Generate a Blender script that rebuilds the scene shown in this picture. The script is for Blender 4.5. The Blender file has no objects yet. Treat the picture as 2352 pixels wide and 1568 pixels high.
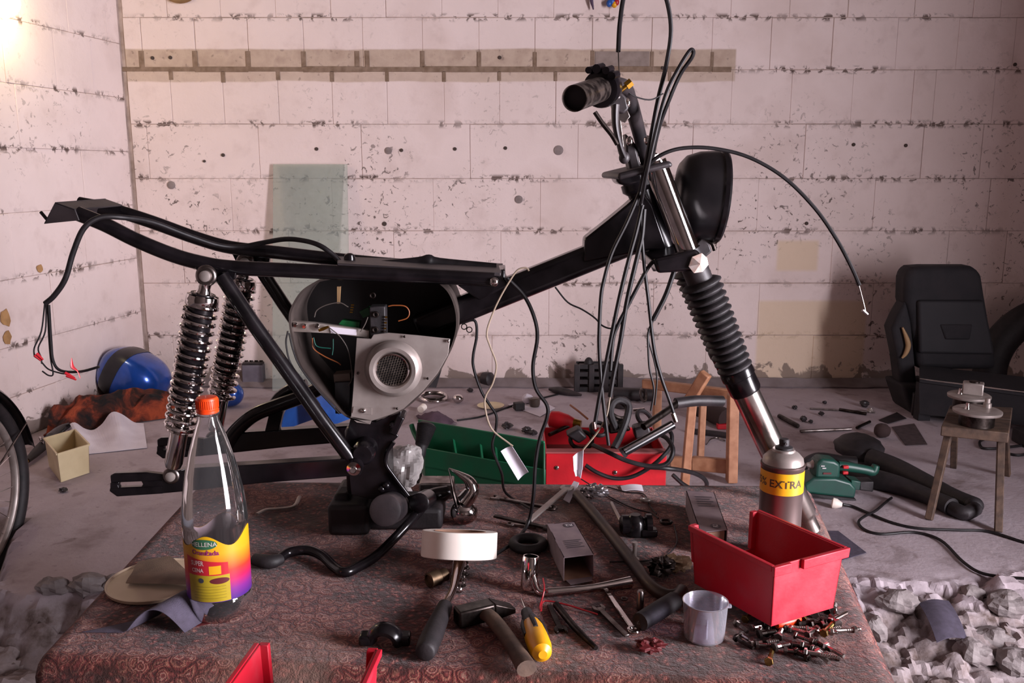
import bpy, bmesh, math, random
from mathutils import Vector, Matrix, Quaternion, noise as mnoise

# ------------------------------------------------------------------ camera, light, exposure
SC = bpy.context.scene
COL = SC.collection
FPX = 2037.0
PITCH = math.radians(11.0)
HC = 1.05            # camera height over the concrete slab (z = 0)
TZ = 0.39            # top of the carpet on the table
WD = 4.27            # back wall distance
CAM = Vector((0, 0, HC))
cp, sp = math.cos(PITCH), math.sin(PITCH)

cd = bpy.data.cameras.new('camera'); cam = bpy.data.objects.new('camera', cd); COL.objects.link(cam)
cam.location = CAM; cam.rotation_euler = (math.pi/2 - PITCH, 0, 0)
cd.sensor_width = 36.0; cd.lens = 36.0*FPX/2352.0; cd.clip_start = 0.02
SC.camera = cam

w = bpy.data.worlds.new('world'); SC.world = w; w.use_nodes = True
w.node_tree.nodes['Background'].inputs[0].default_value = (0.72, 0.80, 1.0, 1)
w.node_tree.nodes['Background'].inputs[1].default_value = 1.2

def area_light(name, loc, rot, sx, sy, power, col):
    l = bpy.data.lights.new(name, 'AREA'); l.shape = 'RECTANGLE'; l.size = sx; l.size_y = sy
    l.energy = power; l.color = col
    o = bpy.data.objects.new(name, l); COL.objects.link(o); o.location = loc; o.rotation_euler = rot
    return o
# daylight through the open garage doorway in the right wall
DOOR_X = 3.0
area_light('doorway_daylight', (DOOR_X+0.23, -0.15, 1.02), (0, math.radians(90), 0), 2.1, 1.3, 285, (0.99, 0.925, 1.0))

SC.view_settings.view_transform = 'Standard'; SC.view_settings.look = 'None'
SC.view_settings.gamma = 1.0; SC.view_settings.use_curve_mapping = False
SC.view_settings.exposure = 0.76

# ------------------------------------------------------------------ helpers
def ray(px, py):
    a = (px-1176.0)/FPX; b = (784.0-py)/FPX
    return Vector((a, cp + b*sp, -sp + b*cp))
def P(px, py, Y):
    r = ray(px, py); return CAM + r*(Y/r.y)
def G(px, py, z=0.0):
    r = ray(px, py); return CAM + r*((z-HC)/r.z)
def T(px, py, h=0.0): return G(px, py, TZ+h)
def PP(l, Y): return [P(x, y, Y) for x, y in l]
def mpx(px, py, Y):            # metres per pixel there
    return (Y/ray(px, py).y)/FPX
X3, Y3, Z3 = Vector((1,0,0)), Vector((0,1,0)), Vector((0,0,1))
def V(*a): return Vector(a)

def lin(c):
    return tuple((v/12.92 if v <= 0.04045 else ((v+0.055)/1.055)**2.4) for v in c[:3])
def hx(s):
    s = s.lstrip('#'); return lin([int(s[i:i+2], 16)/255 for i in (0, 2, 4)])

MATS = {}
def mat(name, col, rough=0.5, metal=0.0, col2=None, nscale=8.0, lo=0.35, hi=0.65, bump=0.0, bscale=60.0, coat=0.0,
        rvar=0.0, spec=0.5, emit=0.0, detail=5.0):
    """principled material; optional second colour spread by a noise in object space, optional fine relief"""
    if name in MATS: return MATS[name]
    m = bpy.data.materials.new(name); m.use_nodes = True; nt = m.node_tree; b = nt.nodes['Principled BSDF']
    c = hx(col) if isinstance(col, str) else col
    b.inputs['Base Color'].default_value = (*c, 1); b.inputs['Roughness'].default_value = rough
    b.inputs['Metallic'].default_value = metal; b.inputs['Specular IOR Level'].default_value = spec
    if coat: b.inputs['Coat Weight'].default_value = coat; b.inputs['Coat Roughness'].default_value = 0.08
    if emit: b.inputs['Emission Color'].default_value = (*c, 1); b.inputs['Emission Strength'].default_value = emit
    tc = nt.nodes.new('ShaderNodeTexCoord')
    n = nt.nodes.new('ShaderNodeTexNoise'); n.inputs['Scale'].default_value = nscale; n.inputs['Detail'].default_value = detail
    nt.links.new(tc.outputs['Object'], n.inputs['Vector'])
    if col2 is None:
        c2 = tuple(v*0.82 for v in c)
    else:
        c2 = hx(col2) if isinstance(col2, str) else col2
    r = nt.nodes.new('ShaderNodeValToRGB'); r.color_ramp.elements[0].position = lo; r.color_ramp.elements[1].position = hi
    r.color_ramp.elements[0].color = (*c, 1); r.color_ramp.elements[1].color = (*c2, 1)
    nt.links.new(n.outputs['Fac'], r.inputs['Fac']); nt.links.new(r.outputs['Color'], b.inputs['Base Color'])
    if rvar:
        mr = nt.nodes.new('ShaderNodeMapRange'); mr.inputs['To Min'].default_value = max(0.02, rough-rvar); mr.inputs['To Max'].default_value = min(1, rough+rvar)
        nt.links.new(n.outputs['Fac'], mr.inputs['Value']); nt.links.new(mr.outputs['Result'], b.inputs['Roughness'])
    if bump:
        n2 = nt.nodes.new('ShaderNodeTexNoise'); n2.inputs['Scale'].default_value = bscale; n2.inputs['Detail'].default_value = 4
        nt.links.new(tc.outputs['Object'], n2.inputs['Vector'])
        bp = nt.nodes.new('ShaderNodeBump'); bp.inputs['Strength'].default_value = bump; bp.inputs['Distance'].default_value = 0.003
        nt.links.new(n2.outputs['Fac'], bp.inputs['Height']); nt.links.new(bp.outputs['Normal'], b.inputs['Normal'])
    MATS[name] = m; return m

class NT:
    """tiny node-graph helper for the bigger procedural materials"""
    def __init__(s, name):
        s.m = bpy.data.materials.new(name); s.m.use_nodes = True; s.t = s.m.node_tree; s.b = s.t.nodes['Principled BSDF']
        MATS[name] = s.m
    def n(s, kind, **kw):
        o = s.t.nodes.new('ShaderNode'+kind)
        for k, v in kw.items():
            if k in o.inputs: s.set(o.inputs[k], v)
            else: setattr(o, k, v)
        return o
    def set(s, inp, v):
        if isinstance(v, bpy.types.NodeSocket): s.t.links.new(v, inp)
        elif isinstance(v, (tuple, list)) and len(v) == 3 and inp.type == 'RGBA': inp.default_value = (*v, 1)
        else: inp.default_value = v
    def math(s, op, a, b=0.0, clamp=False):
        o = s.t.nodes.new('ShaderNodeMath'); o.operation = op; o.use_clamp = clamp
        s.set(o.inputs[0], a); s.set(o.inputs[1], b); return o.outputs[0]
    def mix(s, f, a, b, blend='MIX'):
        o = s.t.nodes.new('ShaderNodeMix'); o.data_type = 'RGBA'; o.blend_type = blend
        s.set(o.inputs[0], f); s.set(o.inputs[6], a); s.set(o.inputs[7], b); return o.outputs[2]
    def step(s, v, lo, hi):
        o = s.t.nodes.new('ShaderNodeMapRange'); o.interpolation_type = 'SMOOTHSTEP'
        s.set(o.inputs['Value'], v); o.inputs['From Min'].default_value = lo; o.inputs['From Max'].default_value = hi
        return o.outputs['Result']
    def noise(s, vec, scale, detail=4, rough=0.5, dist=0.0):
        o = s.n('TexNoise'); s.set(o.inputs['Vector'], vec); o.inputs['Scale'].default_value = scale
        o.inputs['Detail'].default_value = detail; o.inputs['Roughness'].default_value = rough; o.inputs['Distortion'].default_value = dist
        return o.outputs['Fac']
    def ramp(s, f, stops):
        o = s.n('ValToRGB'); s.set(o.inputs['Fac'], f); e = o.color_ramp.elements
        while len(e) < len(stops): e.new(0.5)
        for k, (p, c) in enumerate(stops):
            e[k].position = p; e[k].color = (*(hx(c) if isinstance(c, str) else c), 1)
        return o.outputs['Color']
    def bump(s, h, strength, dist=0.004):
        o = s.n('Bump'); s.set(o.inputs['Height'], h); o.inputs['Strength'].default_value = strength; o.inputs['Distance'].default_value = dist
        s.t.links.new(o.outputs['Normal'], s.b.inputs['Normal'])

# ---- mesh collector
def frame_for(t, up=None):
    t = t.normalized(); up = up or (Z3 if abs(t.z) < 0.95 else X3)
    a = t.cross(up).normalized(); b = a.cross(t).normalized(); return a, b
def catmull(pts, k=6):
    if len(pts) < 3: return list(pts)
    pts = [Vector(p) for p in pts]; q = [2*pts[0]-pts[1]] + pts + [2*pts[-1]-pts[-2]]; out = []
    for i in range(1, len(q)-2):
        p0, p1, p2, p3 = q[i-1], q[i], q[i+1], q[i+2]
        for j in range(k):
            t = j/k
            out.append(0.5*((2*p1)+(p2-p0)*t+(2*p0-5*p1+4*p2-p3)*t*t+(3*p1-p0-3*p2+p3)*t**3))
    out.append(pts[-1]); return out

class MB:
    def __init__(s): s.v = []; s.f = []
    def add(s, vs, fs):
        o = len(s.v); s.v += [Vector(x) for x in vs]; s.f += [tuple(i+o for i in f) for f in fs]; return s
    def box(s, c, size, rot=None):
        hx_, hy, hz = size[0]/2, size[1]/2, size[2]/2; c = Vector(c)
        vs = [Vector((x*hx_, y*hy, z*hz)) for x in (-1, 1) for y in (-1, 1) for z in (-1, 1)]
        if rot is not None: vs = [rot @ v for v in vs]
        return s.add([v+c for v in vs], [(0,1,3,2), (4,6,7,5), (0,4,5,1), (2,3,7,6), (0,2,6,4), (1,5,7,3)])
    def hexa(s, q0, q1):           # two quads, corresponding corners
        n = len(q0)
        fs = [tuple(reversed(range(n))), tuple(range(n, 2*n))] + [(i, (i+1) % n, n+(i+1) % n, n+i) for i in range(n)]
        return s.add(list(q0)+list(q1), fs)
    def prism(s, poly, ext): return s.hexa(poly, [Vector(p)+Vector(ext) for p in poly])
    def bar(s, a, b, wd, ht, up=None):
        a, b = Vector(a), Vector(b); u, v = frame_for(b-a, up)
        q = [(-wd/2, -ht/2), (wd/2, -ht/2), (wd/2, ht/2), (-wd/2, ht/2)]
        return s.hexa([a+u*x+v*y for x, y in q], [b+u*x+v*y for x, y in q])
    def tube(s, pts, r, n=10, k=0, cap=True, flat=1.0, up=None):
        pts = [Vector(p) for p in pts]
        if k: 
            if isinstance(r, (list, tuple)):
                rr = catmull([Vector((x, 0, 0)) for x in r], k); r = [x.x for x in rr]
            pts = catmull(pts, k)
        m = len(pts); R = r if isinstance(r, (list, tuple)) else [r]*m
        t0 = (pts[1]-pts[0]); a, b = frame_for(t0, up); vs = []
        pt = t0.normalized()
        for i, p in enumerate(pts):
            t = (pts[min(i+1, m-1)]-pts[max(i-1, 0)])
            if t.length < 1e-9: t = pt.copy()
            t.normalize(); q = pt.rotation_difference(t); a = (q @ a).normalized(); b = (q @ b).normalized(); pt = t
            for j in range(n):
                an = 2*math.pi*j/n; vs.append(p + a*(R[i]*math.cos(an)) + b*(R[i]*flat*math.sin(an)))
        fs = [(i*n+j, i*n+(j+1) % n, (i+1)*n+(j+1) % n, (i+1)*n+j) for i in range(m-1) for j in range(n)]
        if cap: fs += [tuple(reversed(range(n))), tuple(range((m-1)*n, m*n))]
        return s.add(vs, fs)
    def lathe(s, c, axis, prof, n=24, cap0=True, cap1=True, sx=1.0, up=None):   # prof: (radius, distance along axis)
        c = Vector(c); ax = Vector(axis).normalized(); a, b = frame_for(ax, up); vs = []
        for r, h in prof:
            for j in range(n):
                an = 2*math.pi*j/n; vs.append(c + ax*h + a*(r*sx*math.cos(an)) + b*(r*math.sin(an)))
        m = len(prof)
        fs = [(i*n+j, i*n+(j+1) % n, (i+1)*n+(j+1) % n, (i+1)*n+j) for i in range(m-1) for j in range(n)]
        if cap0: fs.append(tuple(reversed(range(n))))
        if cap1: fs.append(tuple(range((m-1)*n, m*n)))
        return s.add(vs, fs)
    def torus(s, c, axis, R, r, n=40, k=10, a0=0.0, a1=2*math.pi, flat=1.0, start=None):
        c = Vector(c); ax = Vector(axis).normalized(); a, b = frame_for(ax, start); full = abs(a1-a0-2*math.pi) < 1e-6; vs = []
        cnt = n if full else n+1
        for i in range(cnt):
            t = a0+(a1-a0)*i/n; d = a*math.cos(t)+b*math.sin(t)
            for j in range(k):
                p = 2*math.pi*j/k; vs.append(c + d*(R+r*math.cos(p)) + ax*(r*flat*math.sin(p)))
        fs = []
        for i in range(n if full else n):
            i2 = (i+1) % cnt
            for j in range(k): fs.append((i*k+j, i2*k+j, i2*k+(j+1) % k, i*k+(j+1) % k))
        if not full: fs += [tuple(range(k)), tuple(reversed(range(n*k, (n+1)*k)))]
        return s.add(vs, fs)
    def helix(s, a, b, R, r, turns, n=8, per=14, R1=None):
        a, b = Vector(a), Vector(b); u, v = frame_for(b-a); N = int(turns*per); pts = []
        for i in range(N+1):
            t = i/N; an = 2*math.pi*turns*t; rr = R+(R1-R)*t if R1 else R
            pts.append(a.lerp(b, t)+u*rr*math.cos(an)+v*rr*math.sin(an))
        return s.tube(pts, r, n)
    def grid(s, fn, nu, nv):
        vs = [fn(i/nu, j/nv) for i in range(nu+1) for j in range(nv+1)]
        fs = [(i*(nv+1)+j, (i+1)*(nv+1)+j, (i+1)*(nv+1)+j+1, i*(nv+1)+j+1) for i in range(nu) for j in range(nv)]
        return s.add(vs, fs)
    def sheet(s, fn, nu, nv, th):        # a grid with thickness
        g0 = [[Vector(fn(i/nu, j/nv)) for j in range(nv+1)] for i in range(nu+1)]
        vs = []; W = nv+1
        for i in range(nu+1):
            for j in range(nv+1):
                du = g0[min(i+1, nu)][j]-g0[max(i-1, 0)][j]; dv = g0[i][min(j+1, nv)]-g0[i][max(j-1, 0)]
                nn = du.cross(dv); nn = nn.normalized() if nn.length > 1e-12 else Z3
                vs.append((g0[i][j]+nn*th/2, g0[i][j]-nn*th/2))
        N = len(vs); allv = [a for a, b in vs]+[b for a, b in vs]; fs = []
        for i in range(nu):
            for j in range(nv):
                q = (i*W+j, (i+1)*W+j, (i+1)*W+j+1, i*W+j+1); fs.append(q); fs.append(tuple(N+x for x in reversed(q)))
        edge = [(i*W, (i+1)*W) for i in range(nu)]+[(nu*W+j, nu*W+j+1) for j in range(nv)]+[((i+1)*W+nv, i*W+nv) for i in range(nu)]+[(j+1, j) for j in range(nv)]
        for a, b in edge: fs.append((a, N+a, N+b, b))
        return s.add(allv, fs)
    def ball(s, c, rx, ry=None, rz=None, n=16, m=10, rot=None, amp=0.0, fq=8.0, seed=0.0):
        ry = ry or rx; rz = rz or rx; c = Vector(c); vs = []
        def pt(th, ph):
            d = Vector((math.sin(th)*math.cos(ph), math.sin(th)*math.sin(ph), math.cos(th)))
            k = 1.0 + (amp*mnoise.noise(d*fq+Vector((seed, seed*1.7, 3.1))) if amp else 0)
            p = Vector((d.x*rx, d.y*ry, d.z*rz))*k
            return c + (rot @ p if rot is not None else p)
        vs.append(pt(0, 0))
        for i in range(1, m):
            for j in range(n): vs.append(pt(math.pi*i/m, 2*math.pi*j/n))
        vs.append(pt(math.pi, 0)); fs = []
        for j in range(n): fs.append((0, 1+j, 1+(j+1) % n))
        for i in range(m-2):
            for j in range(n):
                a = 1+i*n+j; b = 1+i*n+(j+1) % n; fs.append((a, a+n, b+n, b))
        L = len(vs)-1
        for j in range(n): fs.append((L, 1+(m-2)*n+(j+1) % n, 1+(m-2)*n+j))
        return s.add(vs, fs)
    def build(s, name, m, parent=None, smooth=True, ang=38, bevel=0.0, seg=2, recalc=True, label=None):
        off = OFF.get(parent, Vector((0, 0, 0))) if parent is not None else None
        if off is None:
            xs = [v.x for v in s.v]; ys = [v.y for v in s.v]; zs = [v.z for v in s.v]
            off = Vector(((min(xs)+max(xs))/2, (min(ys)+max(ys))/2, min(zs)))
        me = bpy.data.meshes.new(name); me.from_pydata([v-off for v in s.v], [], s.f)
        if recalc:
            bm = bmesh.new(); bm.from_mesh(me); bmesh.ops.recalc_face_normals(bm, faces=bm.faces); bm.to_mesh(me); bm.free()
        if smooth:
            me.polygons.foreach_set('use_smooth', [True]*len(me.polygons)); me.set_sharp_from_angle(angle=math.radians(ang))
        me.materials.append(m)
        o = bpy.data.objects.new(name, me); COL.objects.link(o); OFF[o] = off
        if parent is not None: o.parent = parent
        else: o.location = off
        if bevel:
            bv = o.modifiers.new('Bevel', 'BEVEL'); bv.width = bevel; bv.segments = seg; bv.limit_method = 'ANGLE'; bv.angle_limit = math.radians(35)
        if label: o['label'] = label
        return o
OFF = {}
def tag(o, label, cat, group=None, kind=None):
    o['label'] = label; o['category'] = cat
    if group: o['group'] = group
    if kind: o['kind'] = kind
    return o
def thing(name, loc, label, cat, group=None):
    o = bpy.data.objects.new(name, None); COL.objects.link(o); o.location = loc; o.empty_display_size = 0.05
    OFF[o] = Vector(loc); return tag(o, label, cat, group)
def struct(o): o['kind'] = 'structure'; return o
def text_mb(txt, size, place, bold=0.0, depth=0.0):
    """letters as a flat mesh; place(x, y) -> world point (text is centred on 0,0)"""
    cu = bpy.data.curves.new('letters', 'FONT'); cu.body = txt; cu.size = size; cu.align_x = 'CENTER'; cu.align_y = 'CENTER'
    cu.offset = bold; cu.resolution_u = 2
    ob = bpy.data.objects.new('letters', cu); COL.objects.link(ob)
    dg = bpy.context.evaluated_depsgraph_get(); me = bpy.data.meshes.new_from_object(ob.evaluated_get(dg))
    mb = MB(); mb.add([place(v.co.x, v.co.y) for v in me.vertices], [tuple(p.vertices) for p in me.polygons])
    bpy.data.objects.remove(ob); bpy.data.meshes.remove(me); bpy.data.curves.remove(cu); return mb
random.seed(7)

# ------------------------------------------------------------------ shared materials
M_black = mat('black_paint', '#0b090b', 0.22, col2='#171316', nscale=30, rvar=0.08, spec=0.4)
M_blackmatte = mat('black_rubber', '#141113', 0.62, col2='#231d20', nscale=40, bump=0.15, bscale=200)
M_dust = mat('dusty_black_plastic', '#171417', 0.5, col2='#332b2d', nscale=18, bump=0.1, bscale=120)
M_chrome = mat('chrome', '#d9d4d2', 0.09, 1.0, col2='#b9b2b0', nscale=25, rvar=0.05)
M_steel = mat('worn_steel', '#8d8582', 0.34, 1.0, col2='#574c48', nscale=45, rvar=0.12)
M_darksteel = mat('dark_oily_steel', '#4a4340', 0.42, 1.0, col2='#241e1c', nscale=50, rvar=0.12)
M_alu = mat('dull_aluminium', '#a79d98', 0.40, 0.5, col2='#8d827d', nscale=20, rvar=0.1)
M_brass = mat('brass', '#b98f3c', 0.3, 1.0, col2='#8a6424', nscale=60)
M_red = mat('red_plastic', '#c01522', 0.42, col2='#a8111d', nscale=14, bump=0.08, bscale=150)
M_redbin = mat('dusty_red_plastic', '#b8142a', 0.45, col2='#b23a46', nscale=22, lo=0.45, hi=0.85, bump=0.08, bscale=160)
M_green = mat('green_plastic', '#0f6a46', 0.42, col2='#2b5a41', nscale=14, lo=0.4, hi=0.75)
M_wood = mat('pale_wood', '#a97a5c', 0.55, col2='#8f6044', nscale=30)
M_oldwood = mat('old_brown_wood', '#5b4638', 0.7, col2='#3b2c24', nscale=30, bump=0.3, bscale=90)
M_white = mat('white_plastic', '#f1e9e0', 0.45, col2='#e6dbd0', nscale=10)
M_paper = mat('white_paper', '#dcd6df', 0.8, col2='#cfc8d2', nscale=12)
M_cream = mat('cream_plastic', '#d9c9a3', 0.5, col2='#c8b690', nscale=10)
M_tan = mat('tan_handle', '#a98760', 0.6)
M_card = mat('cardboard', '#9a7560', 0.8, col2='#83624f', nscale=30)
M_cardp = mat('printed_cardboard', '#8c7a7c', 0.7, col2='#7b6a70', nscale=40)
M_wire = mat('cable_sheath', '#100d0f', 0.5, col2='#1d191b', nscale=60, spec=0.3)
M_wirew = mat('pale_wire', '#9b8a78', 0.45)
M_orange = mat('orange_plastic', '#e2420d', 0.4, col2='#cf3708', nscale=20)
M_yellow = mat('yellow_plastic', '#dfa012', 0.38, col2='#cf8f0c', nscale=20)
M_blue = mat('metallic_blue_paint', '#1c4fae', 0.22, 0.35, col2='#1a438f', nscale=12, coat=0.5)
M_bluep = mat('blue_plastic', '#2a62b8', 0.4, col2='#1f4f9d', nscale=12)
M_sand = mat('grey_sandpaper', '#50495a', 0.85, col2='#433c4a', nscale=60, bump=0.5, bscale=900)
M_sandb = mat('brown_sandpaper', '#4e3f40', 0.85, col2='#3a2d30', nscale=40, bump=0.5, bscale=900)
M_copper = mat('orange_wire', '#8a4a22', 0.45)
M_redwire = mat('red_wire', '#b0202a', 0.4)
M_grey = mat('grey_plastic', '#6c6670', 0.5, col2='#575058', nscale=14)
M_stone = mat('broken_concrete', '#8d8584', 0.9, col2='#6d6262', nscale=16, bump=0.8, bscale=70)
def clear_mat(name, tint, gloss=0.06, diffuse=0.0, dcol=(0.8, 0.8, 0.8), ior=1.4):
    m = bpy.data.materials.new(name); m.use_nodes = True; t = m.node_tree; t.nodes.remove(t.nodes['Principled BSDF'])
    tr = t.nodes.new('ShaderNodeBsdfTransparent'); tr.inputs[0].default_value = (*tint, 1)
    gl = t.nodes.new('ShaderNodeBsdfGlossy'); gl.inputs['Roughness'].default_value = gloss
    fr = t.nodes.new('ShaderNodeFresnel'); fr.inputs['IOR'].default_value = ior
    mx = t.nodes.new('ShaderNodeMixShader'); t.links.new(fr.outputs[0], mx.inputs[0]); t.links.new(tr.outputs[0], mx.inputs[1]); t.links.new(gl.outputs[0], mx.inputs[2])
    last = mx
    if diffuse:
        tc = t.nodes.new('ShaderNodeTexCoord'); nz = t.nodes.new('ShaderNodeTexNoise'); nz.inputs['Scale'].default_value = 30; t.links.new(tc.outputs['Object'], nz.inputs['Vector'])
        mr = t.nodes.new('ShaderNodeMapRange'); mr.inputs['To Min'].default_value = diffuse*0.7; mr.inputs['To Max'].default_value = diffuse*1.3; t.links.new(nz.outputs['Fac'], mr.inputs['Value'])
        df = t.nodes.new('ShaderNodeBsdfDiffuse'); df.inputs[0].default_value = (*dcol, 1)
        m2 = t.nodes.new('ShaderNodeMixShader'); t.links.new(mr.outputs[0], m2.inputs[0]); t.links.new(mx.outputs[0], m2.inputs[1]); t.links.new(df.outputs[0], m2.inputs[2]); last = m2
    t.links.new(last.outputs[0], t.nodes['Material Output'].inputs[0]); MATS[name] = m; return m
M_pet = clear_mat('clear_bottle_plastic', (0.93, 0.93, 0.95), 0.05, 0.015, ior=1.45)
M_cup = clear_mat('milky_cup_plastic', (0.88, 0.87, 0.92), 0.12, 0.16, (0.78, 0.76, 0.85))
M_bag = clear_mat('crumpled_film', (0.8, 0.78, 0.78), 0.12, 0.5, (0.75, 0.7, 0.68), ior=1.6)
M_glass = clear_mat('dusty_green_glass', (0.90, 0.95, 0.91), 0.05, 0.22, (0.66, 0.70, 0.66))
M_lens = clear_mat('lamp_glass', (0.8, 0.82, 0.85), 0.04, 0.2, (0.7, 0.7, 0.72))
# ------------------------------------------------------------------ structure: walls
def wy(py): return P(1176, py, WD).z
def wx(px, py=300): return P(px, py, WD).x
XC = (P(266, 20, WD).x + P(338, 770, WD).x)/2          # room corner
def block_material(name, patches=True, band=True):
    g = NT(name); tc = g.n('TexCoord'); geo = g.n('NewGeometry'); pos = geo.outputs['Position']; gen = tc.outputs['Generated']
    sp_ = g.n('SeparateXYZ'); g.set(sp_.inputs[0], pos); x, y, z = sp_.outputs
    sg = g.n('SeparateXYZ'); g.set(sg.inputs[0], gen); gz = sg.outputs[2]
    big = g.noise(pos, 2.2, 5); mid = g.noise(pos, 9, 6, 0.6)
    paint = g.ramp(big, [(0.3, '#dccac5'), (0.55, '#e5d3cf'), (0.75, '#d6c2bc')])
    paint = g.mix(g.math('MULTIPLY', g.step(mid, 0.52, 0.75), 0.25), paint, hx('#b79f98'))
    # scuffed edges along the courses: bare grey-brown where the paint chipped
    ed = g.step(g.math('ABSOLUTE', g.math('SUBTRACT', gz, 0.5)), 0.40, 0.485)
    chip = g.step(g.noise(pos, 26, 8, 0.62, 0.5), 0.50, 0.57)
    area = g.step(g.noise(pos, 3.1, 3), 0.42, 0.58)
    paint = g.mix(g.math('MULTIPLY', g.math('MULTIPLY', ed, chip), g.math('ADD', g.math('MULTIPLY', area, 0.85), 0.10)), paint, hx('#5f4d46'))
    # scattered small dark pits, denser lower down
    pits = g.step(g.noise(pos, 34, 5, 0.65, 0.8), 0.59, 0.635)
    zone = g.step(g.noise(pos, 1.9, 2), 0.44, 0.6)
    low = g.step(z, 1.55, 0.9)
    paint = g.mix(g.math('MULTIPLY', g.math('MULTIPLY', pits, zone), g.math('ADD', g.math('MULTIPLY', low, 0.75), 0.12)), paint, hx('#54453f'))
    if patches:
        for (x0, y0, x1, y1) in ((1778, 552, 1872, 622), (1742, 690, 1992, 872)):
            ax, bx, az, bz = wx(x0, 700), wx(x1, 700), wy(y1), wy(y0)
            mk = g.math('MULTIPLY', g.math('MULTIPLY', g.step(x, ax-0.01, ax+0.012), g.step(x, bx+0.01, bx-0.012)), g.math('MULTIPLY', g.step(z, az-0.01, az+0.012), g.step(z, bz+0.01, bz-0.012)))
            paint = g.mix(g.math('MULTIPLY', mk, 0.8), paint, hx('#dcc4a8'))
    if band:
        # strip that was covered when the wall was painted
        wob = g.math('MULTIPLY', g.math('SUBTRACT', g.noise(pos, 5, 3), 0.5), 0.02)
        zz = g.math('ADD', z, wob); b0, b1, bm_ = wy(188), wy(113), wy(160)
        mk = g.math('MULTIPLY', g.math('MULTIPLY', g.step(zz, b0-0.004, b0+0.006), g.step(zz, b1+0.005, b1-0.005)), g.step(x, wx(1683)+0.004, wx(1683)-0.006))
        raw = g.ramp(g.noise(pos, 14, 6), [(0.3, '#a48d7b'), (0.55, '#b9a492'), (0.8, '#9a8273')])
        raw = g.mix(g.step(z, bm_-0.004, bm_+0.004), g.mix(0.35, raw, hx('#d5c0b4')), raw)
        raw = g.mix(g.math('MULTIPLY', g.step(g.noise(pos, 30, 6, 0.6), 0.6, 0.68), 0.5), raw, hx('#5b473b'))
        paint = g.mix(g.math('MULTIPLY', mk, 0.88), paint, raw)
    # flaked plaster by the floor
    fl = g.noise(pos, 7.5, 6, 0.6, 0.6); hgt = g.math('ADD', g.math('MULTIPLY', g.step(z, 0.26, 0.0), 0.42), fl)
    paint = g.mix(g.math('MULTIPLY', g.step(hgt, 0.86, 0.90), 0.85), paint, hx('#7b6b62'))
    g.set(g.b.inputs['Base Color'], paint); g.b.inputs['Roughness'].default_value = 0.82; g.b.inputs['Specular IOR Level'].default_value = 0.2
    h = g.math('ADD', g.math('MULTIPLY', g.noise(pos, 45, 5, 0.6), 0.6), g.math('MULTIPLY', g.math('MULTIPLY', ed, chip), -0.9))
    g.bump(h, 0.35, 0.006)
    return g.m
M_block = block_material('painted_block'); M_blockl = block_material('painted_block_side', False, False)
M_plain = mat('dark_plain_wall', '#6b5d57', 0.9, col2='#574a45', nscale=3, bump=0.3, bscale=30)  # dark tone for unseen walls, chosen to weaken their bounce light
M_mortar = mat('painted_mortar', '#b8a49c', 0.9, col2='#8d7a70', nscale=14, lo=0.4, hi=0.7, bump=0.6, bscale=60)

wallb = struct(MB().box(((XC+3.2)/2, WD+0.103, 1.3), (3.2-XC+0.4, 0.2, 2.6)).build('wall_back', M_mortar))
rows = [(-210, -85, None), (-85, 40, [380,503,630,757,885,1014,1143,1272,1400,1540,1681,1816,1951,2105,2240,2303]),
        (40, 160, [325,448,570,697,833,970,1100,1228,1360,1497,1635,1770,1912,2060,2200,2330]),
        (160, 285, [393,513,639,763,889,1020,1147,1276,1410,1538,1680,1817,1957,2096,2146,2282]),
        (285, 410, [340,595,830,1080,1327,1590,1848,2118]), (410, 530, [532,763,995,1241,1490,1740,2007,2270]),
        (530, 650, [420,665,905,1150,1401,1650,1910,2175]), (650, 770, [530,775,1015,1260,1500,1742,2003,2260]),
        (770, 893, [400,640,890,1130,1370,1620,1865,2110])]
def wall_block(x0, x1, z0, z1, parent, m, gap=0.0045):
    dpt = random.uniform(-0.0012, 0.0015); gv = random.choice((0.0, 0.0003, 0.0005, 0.0015)); g = random.choice((0.0004, 0.0008, 0.0018))
    a = [random.uniform(-0.001, 0.001) for _ in range(4)]
    q0 = [V(x0+gv, WD-dpt, z0+g), V(x1-gv, WD-dpt, z0+g+abs(a[2])), V(x1-gv, WD-dpt, z1-g), V(x0+gv, WD-dpt, z1-g-abs(a[3]))]
    MB().hexa(q0, [v+V(0, 0.04+dpt, 0) for v in q0]).build('block', m, parent, bevel=0.0022, seg=2)
for (ya, yb, js) in rows:
    z1, z0 = wy(ya), max(wy(yb), 0.0); ym = (ya+yb)/2
    if js is None: xs = [XC+0.014+i*0.28 for i in range(17)]
    else: xs = [XC+0.014] + [wx(j, ym) for j in js]
    while xs[-1] < 3.2: xs.append(min(xs[-1]+0.28, 3.25))
    for a, b in zip(xs, xs[1:]): wall_block(a, b, z0, z1, wallb, M_block)
MB().box(((XC+3.2)/2, WD+0.019, (wy(-210)+2.6)/2), (3.2-XC+0.3, 0.04, 2.6-wy(-210))).build('plastered_top', M_blockl, wallb)
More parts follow.
